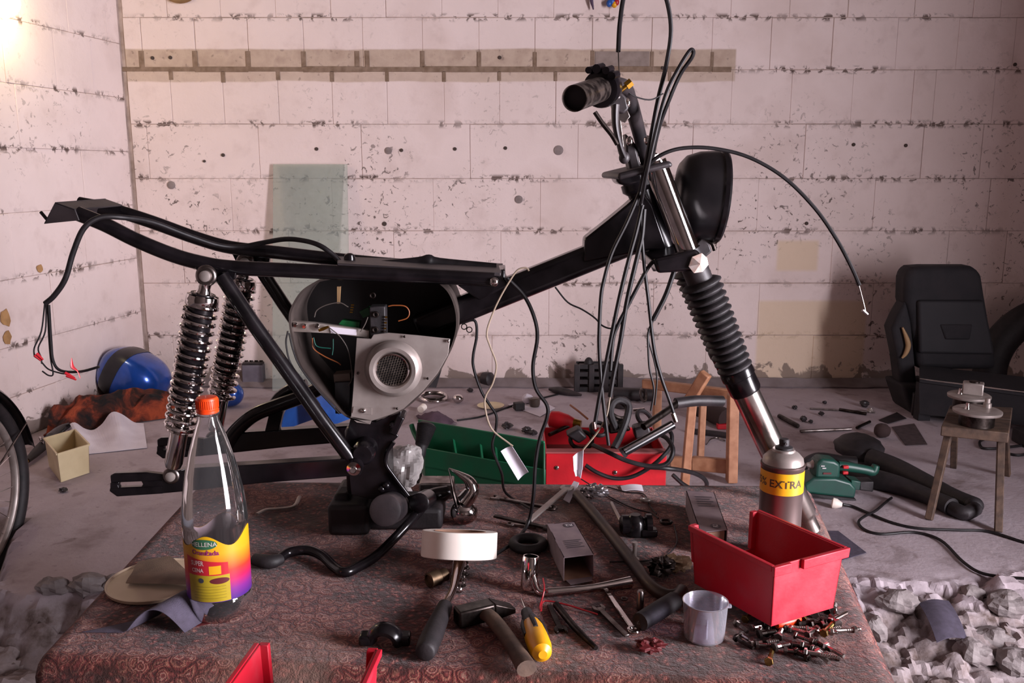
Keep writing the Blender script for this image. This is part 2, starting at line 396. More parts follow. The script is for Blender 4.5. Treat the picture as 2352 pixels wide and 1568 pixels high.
# bare mortar showing in the unpainted strip
M_bead = mat('bare_mortar', '#8d7868', 0.95, col2='#75604f', nscale=30, bump=0.4, bscale=120)
M_bareb = mat('bare_grey_block', '#968780', 0.9, col2='#85766f', nscale=30)
def wstrip(x0, y0, x1, y1, nm, m, th=0.0032):
    a = P(x0, y1, WD); b = P(x1, y0, WD); n = max(2, int((b.x-a.x)/0.05)+1)
    MB().box(((a.x+b.x)/2, WD-th/2+0.002, (a.z+b.z)/2), (b.x-a.x, th+0.004, b.z-a.z)).build(nm, m, wallb, bevel=0.001)
xs_ = [272, 448, 570, 697, 833, 970, 1100, 1228, 1360, 1497, 1635, 1680]
for a, b in zip(xs_, xs_[1:]): wstrip(a, 153+random.uniform(-1, 1), b, 165+random.uniform(-1, 1), 'mortar_bed', M_bead)
for x in (325, 448, 570, 697, 820, 843, 970, 1100, 1228, 1360, 1497, 1635): wstrip(x-4, 118+random.uniform(-2, 2), x+5, 154, 'mortar_joint', M_bead)
for x in (393, 513, 639, 763, 889, 1020, 1147, 1276, 1410, 1538): wstrip(x-4, 164, x+4, 186+random.uniform(-3, 5), 'mortar_joint', M_bead)
wstrip(1366, 118, 1492, 152, 'bare_block_face', M_bareb, 0.0026)
# round filler patches and dowel holes
M_fill = mat('grey_filler', '#8b7e7c', 0.9, col2='#7d706d', nscale=40)
M_hole = mat('dowel_hole', '#4b3f3a', 0.95)
for (px, py, r, m) in ((1283, 345, 11, M_fill), (892, 346, 8, M_fill), (922, 345, 4, M_hole), (1045, 342, 4, M_hole), (1161, 340, 4, M_hole), (727, 342, 4, M_hole),
                       (512, 356, 4, M_hole), (469, 370, 3, M_hole), (2081, 334, 4, M_hole), (1961, 332, 4, M_hole), (1853, 513, 4, M_hole), (2332, 148, 4, M_hole),
                       (1522, 156, 4, M_hole), (1148, 132, 4, M_hole), (350, 133, 4, M_hole), (391, 132, 4, M_hole), (393, 425, 9, M_fill), (1192, 458, 9, M_fill), (883, 514, 5, M_hole)):
    c = P(px, py, WD-0.0045); rr = r*mpx(px, py, WD)
    MB().lathe(c+V(0, 0.01, 0), (0, -1, 0), [(rr, 0), (rr, 0.0105), (rr*0.8, 0.0125)], 14).build('filler_patch' if m is M_fill else 'dowel_mark', m, wallb)

# left wall, leaving the corner towards the camera
C0 = V(XC, WD, 0); D0 = G(48, 1007); LD = V(D0.x-XC, D0.y-WD, 0).normalized(); LN = V(-LD.y, LD.x, 0)
if LN.x < 0: LN = -LN
def lw(s, n, z): return C0 + LD*s + LN*n + V(0, 0, z)
walll = struct(MB().prism([lw(-0.2, -0.004, 0), lw(6.5, -0.004, 0), lw(6.5, -0.2, 0), lw(-0.2, -0.2, 0)], (0, 0, 2.6)).build('wall_left', M_mortar))
def cz(py): return P(290, py, WD).z
lrows = [-272, -148, -24, 101, 226, 348, 470, 592, 714, 805, 895]
for i in range(len(lrows)-1):
    z1, z0 = cz(lrows[i]), max(cz(lrows[i+1]), 0.0); s0 = 0.012; wd = 0.27 if i < 4 else 0.5; s1 = s0 + wd*random.uniform(0.3, 1.0)
    while s0 < 2.4:
        d = random.uniform(-0.001, 0.002); g = random.choice((0.0003, 0.0006, 0.0012))
        q = [lw(s0+g, d, z0+g), lw(s1-g, d, z0+g), lw(s1-g, d, z1-g), lw(s0+g, d, z1-g)]
        MB().hexa(q, [v-LN*(0.04+d) for v in q]).build('block', M_blockl, walll, bevel=0.0022, seg=2)
        s0, s1 = s1, s1+wd*random.uniform(0.85, 1.1)
MB().prism([lw(2.4, 0, 0), lw(6.5, 0, 0), lw(6.5, -0.04, 0), lw(2.4, -0.04, 0)], (0, 0, 2.6)).build('dark_stretch', M_plain, walll)  # unseen stretch, made dark to reduce fill light from the left
M_flake = mat('bare_ochre_plaster', '#b78d5e', 0.9, col2='#9a744c', nscale=30)
def lwall_hit(px, py, n):
    r = ray(px, py); p0 = C0 + LN*n; t = (p0-CAM).dot(LN)/r.dot(LN); return CAM + r*t
for (px, py, a, b) in ((13, 730, 9, 22), (17, 775, 7, 18), (91, 616, 7, 9)):
    c = lwall_hit(px, py, 0.003); k = mpx(px, py, c.y)
    pts = [c + LD*(-math.cos(t)*a*k*1.9*random.uniform(0.7, 1.1)) + V(0, 0, math.sin(t)*b*k*random.uniform(0.75, 1.1)) for t in [i*2*math.pi/11 for i in range(11)]]
    MB().prism(pts, LN*0.0015).build('bare_patch', M_flake, walll)

# other sides of the room (behind and beside the camera), unseen and darkened to cut bounce light; doorway lets the daylight in
wr = MB()
for (y0, y1, z0, z1) in ((-2.4, -0.8, -0.2, 2.6), (0.5, 4.5, -0.2, 2.6), (-0.8, 0.5, 2.1, 2.6)):
    wr.box((DOOR_X+0.12, (y0+y1)/2, (z0+z1)/2), (0.24, y1-y0, z1-z0))
struct(wr.build('wall_right', M_plain))
struct(MB().box((0, -2.1, 1.2), (6.6, 0.2, 2.8)).build('wall_front', mat('dark_front_wall', '#3a2c27', 0.85, col2='#2b201c', nscale=5)))  # unseen solid wall, darkened to lower the ambient light
struct(MB().box((0, 1.1, 2.68), (7.4, 7.4, 0.16)).build('ceiling', mat('dark_ceiling', '#5d524d', 0.9, col2='#4a403c', nscale=3)))  # unseen ceiling, dark so that less light bounces back down

# ------------------------------------------------------------------ floor: slab with a broken edge and rubble in front of it
PIT = -0.13
def fedge(x):
    e = 2.11 if x < -0.6 else (2.11 + (x+0.6)*0.04 if x < 0.8 else 2.165)
    if x < -1.30: e += min(1.0, (-1.30-x)/0.25)*0.55
    return e + 0.05*mnoise.noise(V(x*3.1, 7.7, 0)) + 0.022*mnoise.noise(V(x*13, 1.7, 0))
def fz(x, y):
    e = fedge(x); d = e-y
    n1 = mnoise.noise(V(x*9, y*9, 2.0)); n2 = mnoise.noise(V(x*26, y*26, 5.0)); n3 = mnoise.noise(V(x*60, y*60, 9.0))
    if d < 0: return 0.0018*n1 + 0.0008*n2 - 0.012*max(0, 1+d/0.05)*max(0, n2)*(1 if d > -0.05 else 0)
    wd_ = 0.16 if x < 0.2 else 0.50
    t = min(1, d/wd_); t = t*t*(3-2*t)
    amp = (0.2+0.8*min(1, d/0.04))*(1.0 if d < wd_*1.5 else 0.45)
    d1, p1 = mnoise.voronoi(V(x*11+n1*0.4, y*11, 0.5)); d2, p2 = mnoise.voronoi(V(x*31+n2*0.3, y*31, 2.5))
    h1 = mnoise.cell(p1[0]*7.3)*0.018 + 0.016*min(1, (d1[1]-d1[0])*2.2) + 0.010*(x*11-p1[0].x)*mnoise.cell(p1[0]*3.1)
    h2 = mnoise.cell(p2[0]*5.7)*0.007 + 0.006*min(1, (d2[1]-d2[0])*2.2)
    return PIT*t + amp*(h1+h2-0.014+0.006*n1+0.003*n3)
def spaced(a, b, st): 
    k = max(1, int(round((b-a)/st))); return [a+(b-a)*i/k for i in range(k)]
gx = spaced(-3.3, -1.7, 0.2)+spaced(-1.7, -0.85, 0.012)+spaced(-0.85, 0.75, 0.05)+spaced(0.75, 1.75, 0.010)+spaced(1.75, 3.4, 0.15)+[3.4]
gy = spaced(-2.4, 1.2, 0.2)+spaced(1.2, 2.3, 0.0105)+spaced(2.3, 4.45, 0.09)+[4.45]
fm = MB(); NYg = len(gy)
fm.add([(x, y, fz(x, y)) for x in gx for y in gy], [(i*NYg+j, (i+1)*NYg+j, (i+1)*NYg+j+1, i*NYg+j+1) for i in range(len(gx)-1) for j in range(NYg-1)])
g = NT('rough_concrete'); pos = g.n('NewGeometry').outputs['Position']; sx_ = g.n('SeparateXYZ'); g.set(sx_.inputs[0], pos); fzv = sx_.outputs[2]
c = g.ramp(g.noise(pos, 1.7, 6, 0.6), [(0.3, '#9b8e92'), (0.5, '#b1a5ab'), (0.72, '#9a8c90')])
c = g.mix(g.math('MULTIPLY', g.step(g.noise(pos, 4.3, 5, 0.6), 0.53, 0.72), 0.55), c, hx('#6d5c58'))
c = g.mix(g.math('MULTIPLY', g.step(g.noise(pos, 40, 5, 0.65), 0.6, 0.7), 0.4), c, hx('#5d5152'))
c = g.mix(g.math('MULTIPLY', g.step(g.noise(pos, 2.6, 4, 0.6, 1.5), 0.60, 0.66), 0.35), c, hx('#5c4a42'))
rub = g.ramp(g.noise(pos, 20, 6, 0.65), [(0.32, '#5e4f49'), (0.46, '#8a7d7c'), (0.6, '#9d9294'), (0.72, '#b0a6a9')])
c = g.mix(g.step(fzv, -0.012, -0.03), c, rub)
dirt = g.ramp(g.noise(pos, 14, 6, 0.65), [(0.3, '#5f5352'), (0.6, '#877a79')])
c = g.mix(g.step(fzv, PIT+0.045, PIT+0.01), c, dirt)
g.set(g.b.inputs['Base Color'], c); g.b.inputs['Roughness'].default_value = 0.85; g.b.inputs['Specular IOR Level'].default_value = 0.25
g.bump(g.math('ADD', g.noise(pos, 60, 6, 0.6), g.math('MULTIPLY', g.noise(pos, 12, 4), 0.7)), 0.35, 0.006)
struct(fm.build('floor', g.m, recalc=False, ang=24))
# cement fillet at the foot of the back wall
skm = MB()
skm.sheet(lambda u, v: V(XC+0.05+u*(3.0-XC), WD-0.012-0.05*(1-v)*(1+0.5*mnoise.noise(V(u*30, 0, 0))), 0.003+0.032*v*(1+0.5*mnoise.noise(V(u*47, 3, 0)))), 90, 3, 0.012)
struct(skm.build('baseboard_back', mat('rough_cement_fillet', '#857a7c', 0.9, col2='#6d605f', nscale=9, bump=0.5, bscale=50)))

# ------------------------------------------------------------------ table and carpet
TC = [T(470, 1107), T(1846, 1118), T(2042, 1575), T(113, 1497)]      # far left, far right, near right, near left
tab = thing('low_table', (0.0, 1.45, PIT), 'low wooden table hidden under the patterned carpet', 'table')
ins = [c + (V(0, 1.42, 0)-V(c.x*0.0, c.y, 0)).normalized()*0.02 for c in TC]
q = [V(c.x*0.985, 1.42+(c.y-1.42)*0.97, TZ-0.045) for c in TC]
MB().prism(q, (0, 0, 0.034)).build('table_top', M_oldwood, tab, bevel=0.004)
for c in q:
    xx = c.x*0.92; yy = 1.42+(c.y-1.42)*0.86
    MB().bar((xx, yy, PIT-0.01), (xx, yy, TZ-0.046), 0.05, 0.05).build('leg', M_oldwood, tab, bevel=0.003)
def carpet_pt(u, v):
    a = 0.14
    def ov(t):
        t = -a + t*(1+2*a)
        return (t, 0.0) if 0 <= t <= 1 else ((0.0, -t) if t < 0 else (1.0, t-1))
    (uu, du), (vv, dv) = ov(u), ov(v)
    top = (TC[0].lerp(TC[1], uu)).lerp(TC[3].lerp(TC[2], uu), vv)
    d = du*1.15 + dv*0.75
    outx = (-1 if u < 0.5 else 1)*min(du*1.2, 0.012) if du else 0
    outy = (1 if v < 0.5 else -1)*min(dv*0.8, 0.012) if dv else 0
    z = -0.0035 - max(0, d-0.004) + (0.0012*mnoise.noise(V(top.x*9, top.y*9, 1)) if not d else 0)
    wv = 0.010*mnoise.noise(V(top.x*7+du*3, top.y*7+dv*3, 4)) if d > 0.03 else 0
    return V(top.x+outx+(wv if du else 0), top.y+outy+(wv if dv and not du else 0), TZ+z)
carp = MB().sheet(carpet_pt, 110, 76, 0.006)
g = NT('persian_carpet'); oc = g.n('TexCoord').outputs['Object']
wob = g.n('TexNoise'); g.set(wob.inputs['Vector'], oc); wob.inputs['Scale'].default_value = 40; wob.inputs['Detail'].default_value = 3
wv = g.n('VectorMath', operation='MULTIPLY_ADD'); g.set(wv.inputs[0], wob.outputs['Color']); wv.inputs[1].default_value = (0.022, 0.022, 0.022); g.set(wv.inputs[2], oc)
vv = wv.outputs[0]
def vor(scale, feat='F1'):
    o = g.n('TexVoronoi', feature=feat); g.set(o.inputs['Vector'], vv); o.inputs['Scale'].default_value = scale; return o
v1, v2, v3 = vor(46), vor(95), vor(110, 'DISTANCE_TO_EDGE')
rings = g.math('PINGPONG', g.math('MULTIPLY', v1.outputs['Distance'], 3.2), 1.0)
base = g.ramp(rings, [(0.0, '#3d1d1b'), (0.3, '#743331'), (0.5, '#9a6655'), (0.62, '#522524'), (0.85, '#84403d'), (1.0, '#b08a78')])
petal = g.ramp(v2.outputs['Distance'], [(0.0, '#c0977f'), (0.16, '#9a5049'), (0.34, '#5d2b29'), (0.6, '#391c1a')])
pick = g.step(g.noise(oc, 9, 3), 0.44, 0.58)
c = g.mix(pick, base, petal)
c = g.mix(g.math('MULTIPLY', g.step(v3.outputs['Distance'], 0.05, 0.015), 0.5), c, hx('#3a2322'))
c = g.mix(g.math('MULTIPLY', g.step(g.noise(oc, 3.0, 4), 0.5, 0.66), 0.45), c, hx('#5c4033'))
c = g.mix(g.math('MULTIPLY', g.step(g.noise(oc, 130, 3, 0.6), 0.5, 0.75), 0.35), c, hx('#2e1e1d'))
c = g.mix(g.math('MULTIPLY', g.step(g.noise(oc, 5.5, 4), 0.56, 0.72), 0.3), c, hx('#a58a7c'))
g.set(g.b.inputs['Base Color'], c); g.b.inputs['Roughness'].default_value = 0.95; g.b.inputs['Specular IOR Level'].default_value = 0.1
g.b.inputs['Sheen Weight'].default_value = 0.25
g.bump(g.math('ADD', g.noise(oc, 330, 3, 0.7), g.math('MULTIPLY', rings, 0.4)), 0.6, 0.004)
tag(carp.build('carpet', g.m, ang=60), 'worn maroon and brown patterned carpet draped over the low table', 'carpet')
# ------------------------------------------------------------------ the motorcycle frame
YN, YF, YC = 1.50, 1.71, 1.605
bike = thing('motorcycle_frame', (T(880, 1190).x, 1.6, TZ), 'stripped black motorcycle frame with fork and shocks standing on the carpet', 'motorcycle')
far = V(0, YF-YN, 0)
def k_(px, py, Y): return mpx(px, py, Y)
# seat rails
nr = PP([(178, 490), (240, 515), (310, 550), (390, 583), (455, 602), (530, 614), (700, 622), (900, 631), (1040, 637), (1135, 642)], 1.52)
MB().tube(nr, 0.0127, 14, 5).build('seat_rail', M_black, bike)
fr_ = PP([(182, 467), (260, 482), (350, 510), (450, 546), (530, 568), (640, 580), (790, 597), (960, 612), (1100, 622), (1150, 628)], 1.69)
MB().tube(fr_, 0.0127, 14, 5).build('seat_rail', M_black, bike)
# tail bracket: folded sheet between the rails
tb = MB()
n0 = PP([(100, 514), (126, 464), (172, 480), (182, 506)], 1.505); f0 = [v+V(0, 0.185, 0) for v in n0]
tb.hexa([n0[0], n0[1], n0[2], n0[3]], [v+V(0, 0.003, 0) for v in n0]); tb.hexa(f0, [v-V(0, 0.003, 0) for v in f0])
tb.hexa([n0[1], n0[2], f0[2], f0[1]], [v-V(0, 0, 0.003) for v in (n0[1], n0[2], f0[2], f0[1])])
tb.hexa([n0[0], n0[1], f0[1], f0[0]], [v+V(0.003, 0, 0) for v in (n0[0], n0[1], f0[1], f0[0])])
tb.tube(PP([(93, 486), (108, 504)], 1.53), 0.003, 8)
tb.build('tail_bracket', M_dust, bike, bevel=0.001)
# seat plate and bolts between the rails
MB().prism([P(775, 612, 1.52), P(1150, 634, 1.52), P(1155, 612, 1.69), P(775, 594, 1.69)], (0, 0, 0.006)).build('seat_plate', M_dust, bike, bevel=0.001)
MB().tube(PP([(870, 606), (960, 602), (985, 600), (1010, 604), (1140, 614)], 1.62), [0.006, 0.010, 0.013, 0.010, 0.008], 10, 4).build('wiring_loom', M_wire, bike)
c = P(803, 590, 1.60); MB().lathe(c-V(0, 0, 0.012), (0, 0, 1), [(0.010, 0), (0.0105, 0.010), (0.009, 0.016), (0.004, 0.019)], 16).build('rubber_buffer', M_black, bike)
c = P(1135, 647, 1.506); MB().ball(c, 0.008, 0.006, 0.008).build('bolt', M_chrome, bike)
# backbone, gusset, head tube
MB().bar(P(955, 752, YC), P(1482, 540, YC), 0.046, 0.048).build('backbone', M_black, bike, bevel=0.012, seg=4)
gs = PP([(1343, 548), (1395, 507), (1440, 470), (1475, 438), (1500, 470), (1535, 575), (1490, 575), (1340, 603)], 1.578)
MB().prism(gs, (0, 0.05, 0)).build('gusset', M_black, bike, bevel=0.004)
ha, hb = P(1462, 415, YC), P(1535, 608, YC)
MB().lathe(ha, hb-ha, [(0.030, 0), (0.031, 0.012), (0.024, 0.02), (0.024, (hb-ha).length-0.02), (0.031, (hb-ha).length-0.012), (0.030, (hb-ha).length)], 24).build('head_tube', M_black, bike)
MB().prism(PP([(1050, 655), (1135, 622), (1160, 618), (1160, 640), (1172, 655), (1100, 690)], 1.565), (0, 0.08, 0)).build('rail_joint_plate', M_black, bike, bevel=0.003)
# rear diagonals
for o in (V(0, 0, 0), far):
    a = [P(508, 632, YN)+o, P(580, 740, YN)+o, P(740, 965, YN)+o, P(800, 1045, YN)+o, P(818, 1078, YN)+o]
    MB().tube(a, 0.0128, 14).build('diagonal_tube', M_black, bike)
    MB().prism([P(x, y, 1.51)+o for x, y in ((440, 600), (545, 610), (540, 640), (510, 655), (455, 630))], (0, 0.012, 0)).build('shock_mount', M_black, bike, bevel=0.002)
# swing arm
def swing(o):
    y0 = 1.488
    def q(l): return [P(x, y, y0)+o for x, y in l]
    m = MB(); th = V(0, 0.026, 0)
    m.prism(q([(252, 1092), (262, 1087), (335, 1085), (375, 1090), (375, 1104), (325, 1106), (278, 1108), (254, 1110)]), th*0.5)
    m.prism(q([(252, 1120), (278, 1120), (325, 1118), (375, 1116), (375, 1134), (268, 1141), (250, 1128)]), th*0.5)
    m.prism(q([(252, 1108), (274, 1108), (270, 1114), (274, 1122), (252, 1124)]), th*0.5)
    m.prism(q([(322, 1104), (375, 1103), (375, 1118), (322, 1120), (328, 1112)]), th*0.5)
    m.prism(q([(370, 1090), (432, 1076), (600, 1066), (822, 1052), (828, 1092), (600, 1110), (432, 1128), (370, 1134)]), th)
    return m
swing(V(0, 0, 0)).build('swing_arm', M_black, bike, bevel=0.003)
swing(far).build('swing_arm', M_black, bike, bevel=0.003)
MB().tube([P(812, 1077, 1.47), P(812, 1077, 1.47)+V(0, 0.27, 0)], 0.014, 16).build('pivot_tube', M_black, bike)
c = P(812, 1077, 1.462)
MB().lathe(c, (0, 1, 0), [(0.0045, -0.008), (0.006, -0.006), (0.006, 0.0), (0.0122, 0.001), (0.0122, 0.004)], 20).build('pivot_nut', M_chrome, bike)
c = P(832, 1045, 1.49); MB().lathe(c, (0, 1, 0), [(0.016, 0), (0.021, 0.008), (0.021, 0.2)], 20).build('pivot_boss', M_black, bike)
# chain guard arch and hanging stay behind the arm
MB().tube(PP([(520, 1022), (545, 985), (585, 952), (640, 930), (700, 908), (745, 885)], 1.70), 0.0145, 12, 5).build('guard_arch', M_black, bike)
MB().tube(PP([(622, 940), (640, 912), (668, 893), (705, 882)], 1.72), 0.011, 12, 5).build('guard_stay', M_black, bike)
MB().bar(P(638, 938, 1.71), P(622, 1005, 1.71), 0.018, 0.026).build('stay_plate', M_black, bike, bevel=0.002)
# shock absorbers
def shock(o, near):
    Y = YN-0.01
    top = P(474, 633, Y)+o; bot = P(394, 1092, Y)+o; ax = (bot-top).normalized(); L = (bot-top).length
    root = MB().lathe(top+ax*(L*0.30), ax, [(0.0205, -L*0.215), (0.0215, -L*0.2), (0.0215, L*0.3), (0.0195, L*0.31)], 24).build('shock_absorber', M_black, bike)
    MB().torus(top, Y3, 0.0125, 0.006, 28, 12).build('eye', M_steel, root)
    MB().lathe(top-V(0, 0.011, 0), Y3, [(0.006, 0), (0.0095, 0.002), (0.0095, 0.022), (0.005, 0.024)], 18).build('bush', M_alu, root)
    MB().lathe(top, ax, [(0.011, 0.014), (0.010, 0.022), (0.0125, 0.030), (0.026, 0.034), (0.0275, 0.040), (0.0275, 0.050), (0.024, 0.055)], 28).build('top_collar', M_chrome, root)
    MB().helix(top+ax*0.050, top+ax*(L*0.755), 0.0265, 0.0036, 15.3, 9, 22, R1=0.0245).build('spring', M_chrome, root)
    MB().lathe(top, ax, [(0.014, L*0.55), (0.014, L*0.74), (0.021, L*0.755), (0.0215, L*0.765), (0.0155, L*0.775), (0.0155, L*0.93), (0.013, L*0.955)], 24).build('lower_tube', M_chrome, root)
    MB().torus(bot, Y3, 0.010, 0.0055, 24, 12).build('eye', M_steel, root)
    MB().lathe(bot-V(0, 0.010, 0), Y3, [(0.004, 0), (0.0085, 0.002), (0.0085, 0.02), (0.004, 0.022)], 16).build('bush', M_alu, root)
shock(V(0, 0, 0), True); shock(V(0, 0.225, 0), False)
# ------------------------------------------------ side box with electrics and vent plate
out = [(743,641),(800,634),(900,634),(990,640),(1019,654),(1038,677),(1050,712),(1052,749),(1044,785),(1030,817),(1007,859),(973,900),(927,941),(870,963),(805,962),(760,925),(709,868),(686,836),(670,781),(663,735),(668,706),(690,670),(718,650)]
def ring2d(l, k=4):
    q = [V(x, y, 0) for x, y in l]; n = len(q); r = []
    for i in range(n):
        p0, p1, p2, p3 = q[i-1], q[i], q[(i+1) % n], q[(i+2) % n]
        for j in range(k):
            t = j/k; r.append(0.5*((2*p1)+(p2-p0)*t+(2*p0-5*p1+4*p2-p3)*t*t+(3*p1-p0-3*p2+p3)*t**3))
    return [(a.x, a.y) for a in r]
ol = ring2d(out); yb0, yb1 = 1.535, 1.665
o3 = PP(ol, yb0); cen = sum(o3, V(0, 0, 0))/len(o3); i3 = [cen+(v-cen)*0.975 for v in o3]; N = len(o3); dv_ = V(0, yb1-yb0, 0)
M_boxin = mat('box_inside_black', '#0d0b0c', 0.55, col2='#191516', nscale=20)
sh = MB(); ring = o3+[v+dv_ for v in o3]+i3+[v+dv_ for v in i3]; fs = []
for i in range(N):
    j = (i+1) % N
    fs += [(i, j, N+j, N+i), (2*N+j, 2*N+i, 3*N+i, 3*N+j), (j, i, 2*N+i, 2*N+j), (N+i, N+j, 3*N+j, 3*N+i)]
sh.add(ring, fs)
box = sh.build('side_box', mat('dull_dark_shell', '#554b47', 0.5, 0.3, col2='#3d3431', nscale=12), bike)
MB().prism([v+dv_ for v in i3], (0, -0.004, 0)).build('back_panel', M_boxin, box)
pl = [(819,776),(852,778),(858,768),(893,764),(960,770),(1034,778),(1029,815),(1005,857),(972,897),(927,938),(900,951),(855,966),(806,957),(811,895)]
MB().prism(PP(pl, 1.530), (0, 0.003, 0)).build('vent_plate', M_alu, box, bevel=0.0006)
vc = P(904, 846, 1.528); kk = k_(904, 846, 1.528)
MB().lathe(vc, (0, -1, 0), [(66*kk, 0), (66*kk, 0.004), (61*kk, 0.012), (53*kk, 0.0165), (44*kk, 0.0155), (40*kk, 0.011), (39*kk, 0.002)], 48, cap0=False, cap1=False).build('vent_ring', M_alu, box)
vi = P(901, 850, 1.520)
MB().torus(vi, Y3, 37.5*kk, 0.0022, 40, 8).build('mesh_rim', M_chrome, box)
MB().lathe(vi+V(0, 0.006, 0), (0, -1, 0), [(37*kk, 0), (37*kk, 0.0015)], 32).build('vent_back', M_boxin, box)
gm = MB(); R = 36.5*kk
for i in range(-6, 7):
    d = i*R/6.6; h = math.sqrt(max(R*R-d*d, 0)); t = math.radians(12); u = V(math.cos(t), 0, math.sin(t)); v = V(-math.sin(t), 0, math.cos(t))
    gm.tube([vi+v*d-u*h, vi+v*d+u*h], 0.0006, 5)
    w2 = V(math.cos(t+1.05), 0, math.sin(t+1.05)); w3 = V(-math.sin(t+1.05), 0, math.cos(t+1.05)); gm.tube([vi+w3*d-w2*h-V(0, .0008, 0), vi+w3*d+w2*h-V(0, .0008, 0)], 0.0006, 5)
gm.build('wire_mesh', mat('dull_mesh', '#8a8078', 0.45, 0.9, col2='#5d544e', nscale=80), box)
for (x, y, r) in ((834, 943, 6), (1029, 783, 4), (822, 857, 3), (982, 869, 3), (912, 938, 3), (929, 773, 3)):
    MB().ball(P(x, y, 1.527), r*kk, r*kk*0.7, r*kk, 12, 8).build('screw', M_chrome if r > 3 else M_darksteel, box)
MB().prism(PP([(805, 958), (812, 964), (852, 966), (850, 974), (820, 970)], 1.528), (0, 0.012, 0)).build('folded_tab', M_alu, box)
MB().prism(PP([(812, 934), (854, 937), (854, 952), (810, 948)], 1.5285), (0, 0.0015, 0)).build('screw_plate', M_alu, box)
# strap and electrics inside
MB().prism(PP([(671, 737), (720, 741), (835, 757), (848, 760), (848, 778), (830, 774), (755, 765), (671, 762)], 1.545), (0, 0.012, 0)).build('strap', mat('bright_strap', '#b5aba4', 0.35, 0.5, col2='#8d827b', nscale=30), box, bevel=0.0008)
for (x, y) in ((679, 745), (700, 748), (729, 748)): MB().lathe(P(x, y, 1.546), (0, -1, 0), [(0.0045, 0), (0.0045, 0.006), (0.003, 0.008)], 12).build('screw', M_chrome, box)
MB().prism(PP([(757, 750), (818, 757), (818, 770), (760, 765)], 1.5435), (0, 0.002, 0)).build('paper_label', M_paper, box)
M_pcb = mat('green_circuit_board', '#0c5a2c', 0.4, col2='#0a4724', nscale=60)
MB().prism(PP([(778, 744), (786, 735), (826, 740), (824, 757)], 1.56), (0, 0.02, 0)).build('circuit_board', M_pcb, box)
MB().prism(PP([(825, 716), (846, 706), (852, 722), (834, 730)], 1.57), (0, 0.02, 0)).build('circuit_board', M_pcb, box)
MB().box(P(870, 738, 1.556), (36*kk, 0.03, 76*kk)).build('ignition_unit', M_blackmatte, box, bevel=0.002)
for (x, y) in ((862, 757), (863, 722), (856, 678)): MB().torus(P(x, y, 1.538), Y3, 0.0042, 0.0018, 16, 8).build('screw', M_darksteel, box)
for j in range(8): MB().box(P(887-j*0.6, 728+j*6.5, 1.539), (0.004, 0.003, 0.003)).build('terminal', M_steel if j % 2 else M_brass, box)
for j in range(4): MB().box(P(810-j*1, 700+j*5.5, 1.56), (0.005, 0.003, 0.002)).build('terminal', M_brass, box)
MB().tube(PP([(732, 759), (742, 755), (755, 750)], 1.538), [0.0024, 0.0032, 0.002], 8).build('brass_connector', M_brass, box)
MB().prism(PP([(768, 878), (805, 876), (803, 950), (770, 950)], 1.56), (0, 0.05, 0)).build('relay', mat('dark_relay', '#1b1c22', 0.5), box, bevel=0.001)
MB().prism(PP([(766, 860), (803, 857), (805, 876), (768, 878)], 1.565), (0, 0.03, 0)).build('relay_cap', mat('dim_plastic', '#6a5a50', 0.6), box)
MB().prism(PP([(774, 658), (782, 658), (780, 697), (774, 697)], 1.60), (0, 0.006, 0)).build('bracket', M_tan, box)
def wires(lst, r, m, Y, parent, name='wire', k=5):
    for l in lst:
        MB().tube([P(x, y, Y) if len((x, y)) == 2 else None for x, y in l], r, 7, k).build(name, m, parent)
wires([[(892, 703), (905, 701), (930, 703), (940, 716), (935, 730), (915, 737)], [(717, 776), (720, 800), (745, 818), (775, 832), (783, 838)]], 0.0011, M_copper, 1.552, box)
wires([[(722, 728), (728, 712), (750, 700), (780, 695), (800, 705)], [(756, 752), (780, 772), (798, 800), (806, 835), (808, 870), (800, 885)], [(828, 762), (838, 745), (845, 728)]], 0.0010, mat('dim_wire', '#4d4540', 0.5), 1.540, box)
wires([[(765, 778), (765, 800), (763, 815)], [(720, 775), (728, 795), (760, 800)]], 0.001, mat('green_wire', '#0d5246', 0.5), 1.548, box)
# right-hand snout of the box, and its rubber duct
MB().prism(PP([(1000, 862), (1012, 853), (1002, 890), (975, 888)], 1.60), (0, 0.05, 0)).build('duct', M_blackmatte, box)
# ------------------------------------------------ engine cradle and foot gear
cr = [(806, 958), (862, 970), (898, 950), (922, 942), (920, 962), (905, 988), (915, 1002), (895, 1022), (886, 1045), (889, 1072), (912, 1102), (940, 1140), (905, 1152), (850, 1146), (806, 1136), (803, 1100), (800, 1050), (792, 1008)]
MB().prism(PP(cr, 1.535), (0, 0.005, 0)).build('cradle_plate', M_black, bike, bevel=0.0012)
cr2 = [(806, 958), (840, 966), (845, 1000), (835, 1045), (838, 1072), (850, 1102), (862, 1140), (806, 1136), (803, 1100), (800, 1050), (792, 1008)]
MB().prism([v+V(0, 0.12, 0) for v in PP(cr2, 1.535)], (0, 0.005, 0)).build('cradle_plate', M_black, bike, bevel=0.0012)
MB().tube(PP([(905, 1015), (889, 1038), (887, 1066), (902, 1090), (938, 1138)], 1.532), 0.0038, 10, 5).build('cradle_flange', M_black, bike)
MB().box((P(850, 1040, 1.6).x, 1.6, P(850, 1040, 1.6).z), (0.075, 0.11, 0.13)).build('cradle_web', M_black, bike, bevel=0.01)
for (x, y) in ((902, 977), (876, 1123), (887, 1115)): MB().ball(P(x, y, 1.531), 0.007, 0.006, 0.007, 14, 8).build('bolt', M_black, bike)
MB().bar(P(905, 990, 1.55), P(925, 948, 1.55), 0.05, 0.014).build('cradle_ear', M_black, bike, bevel=0.003)
fb = MB(); base = T(860, 1200)
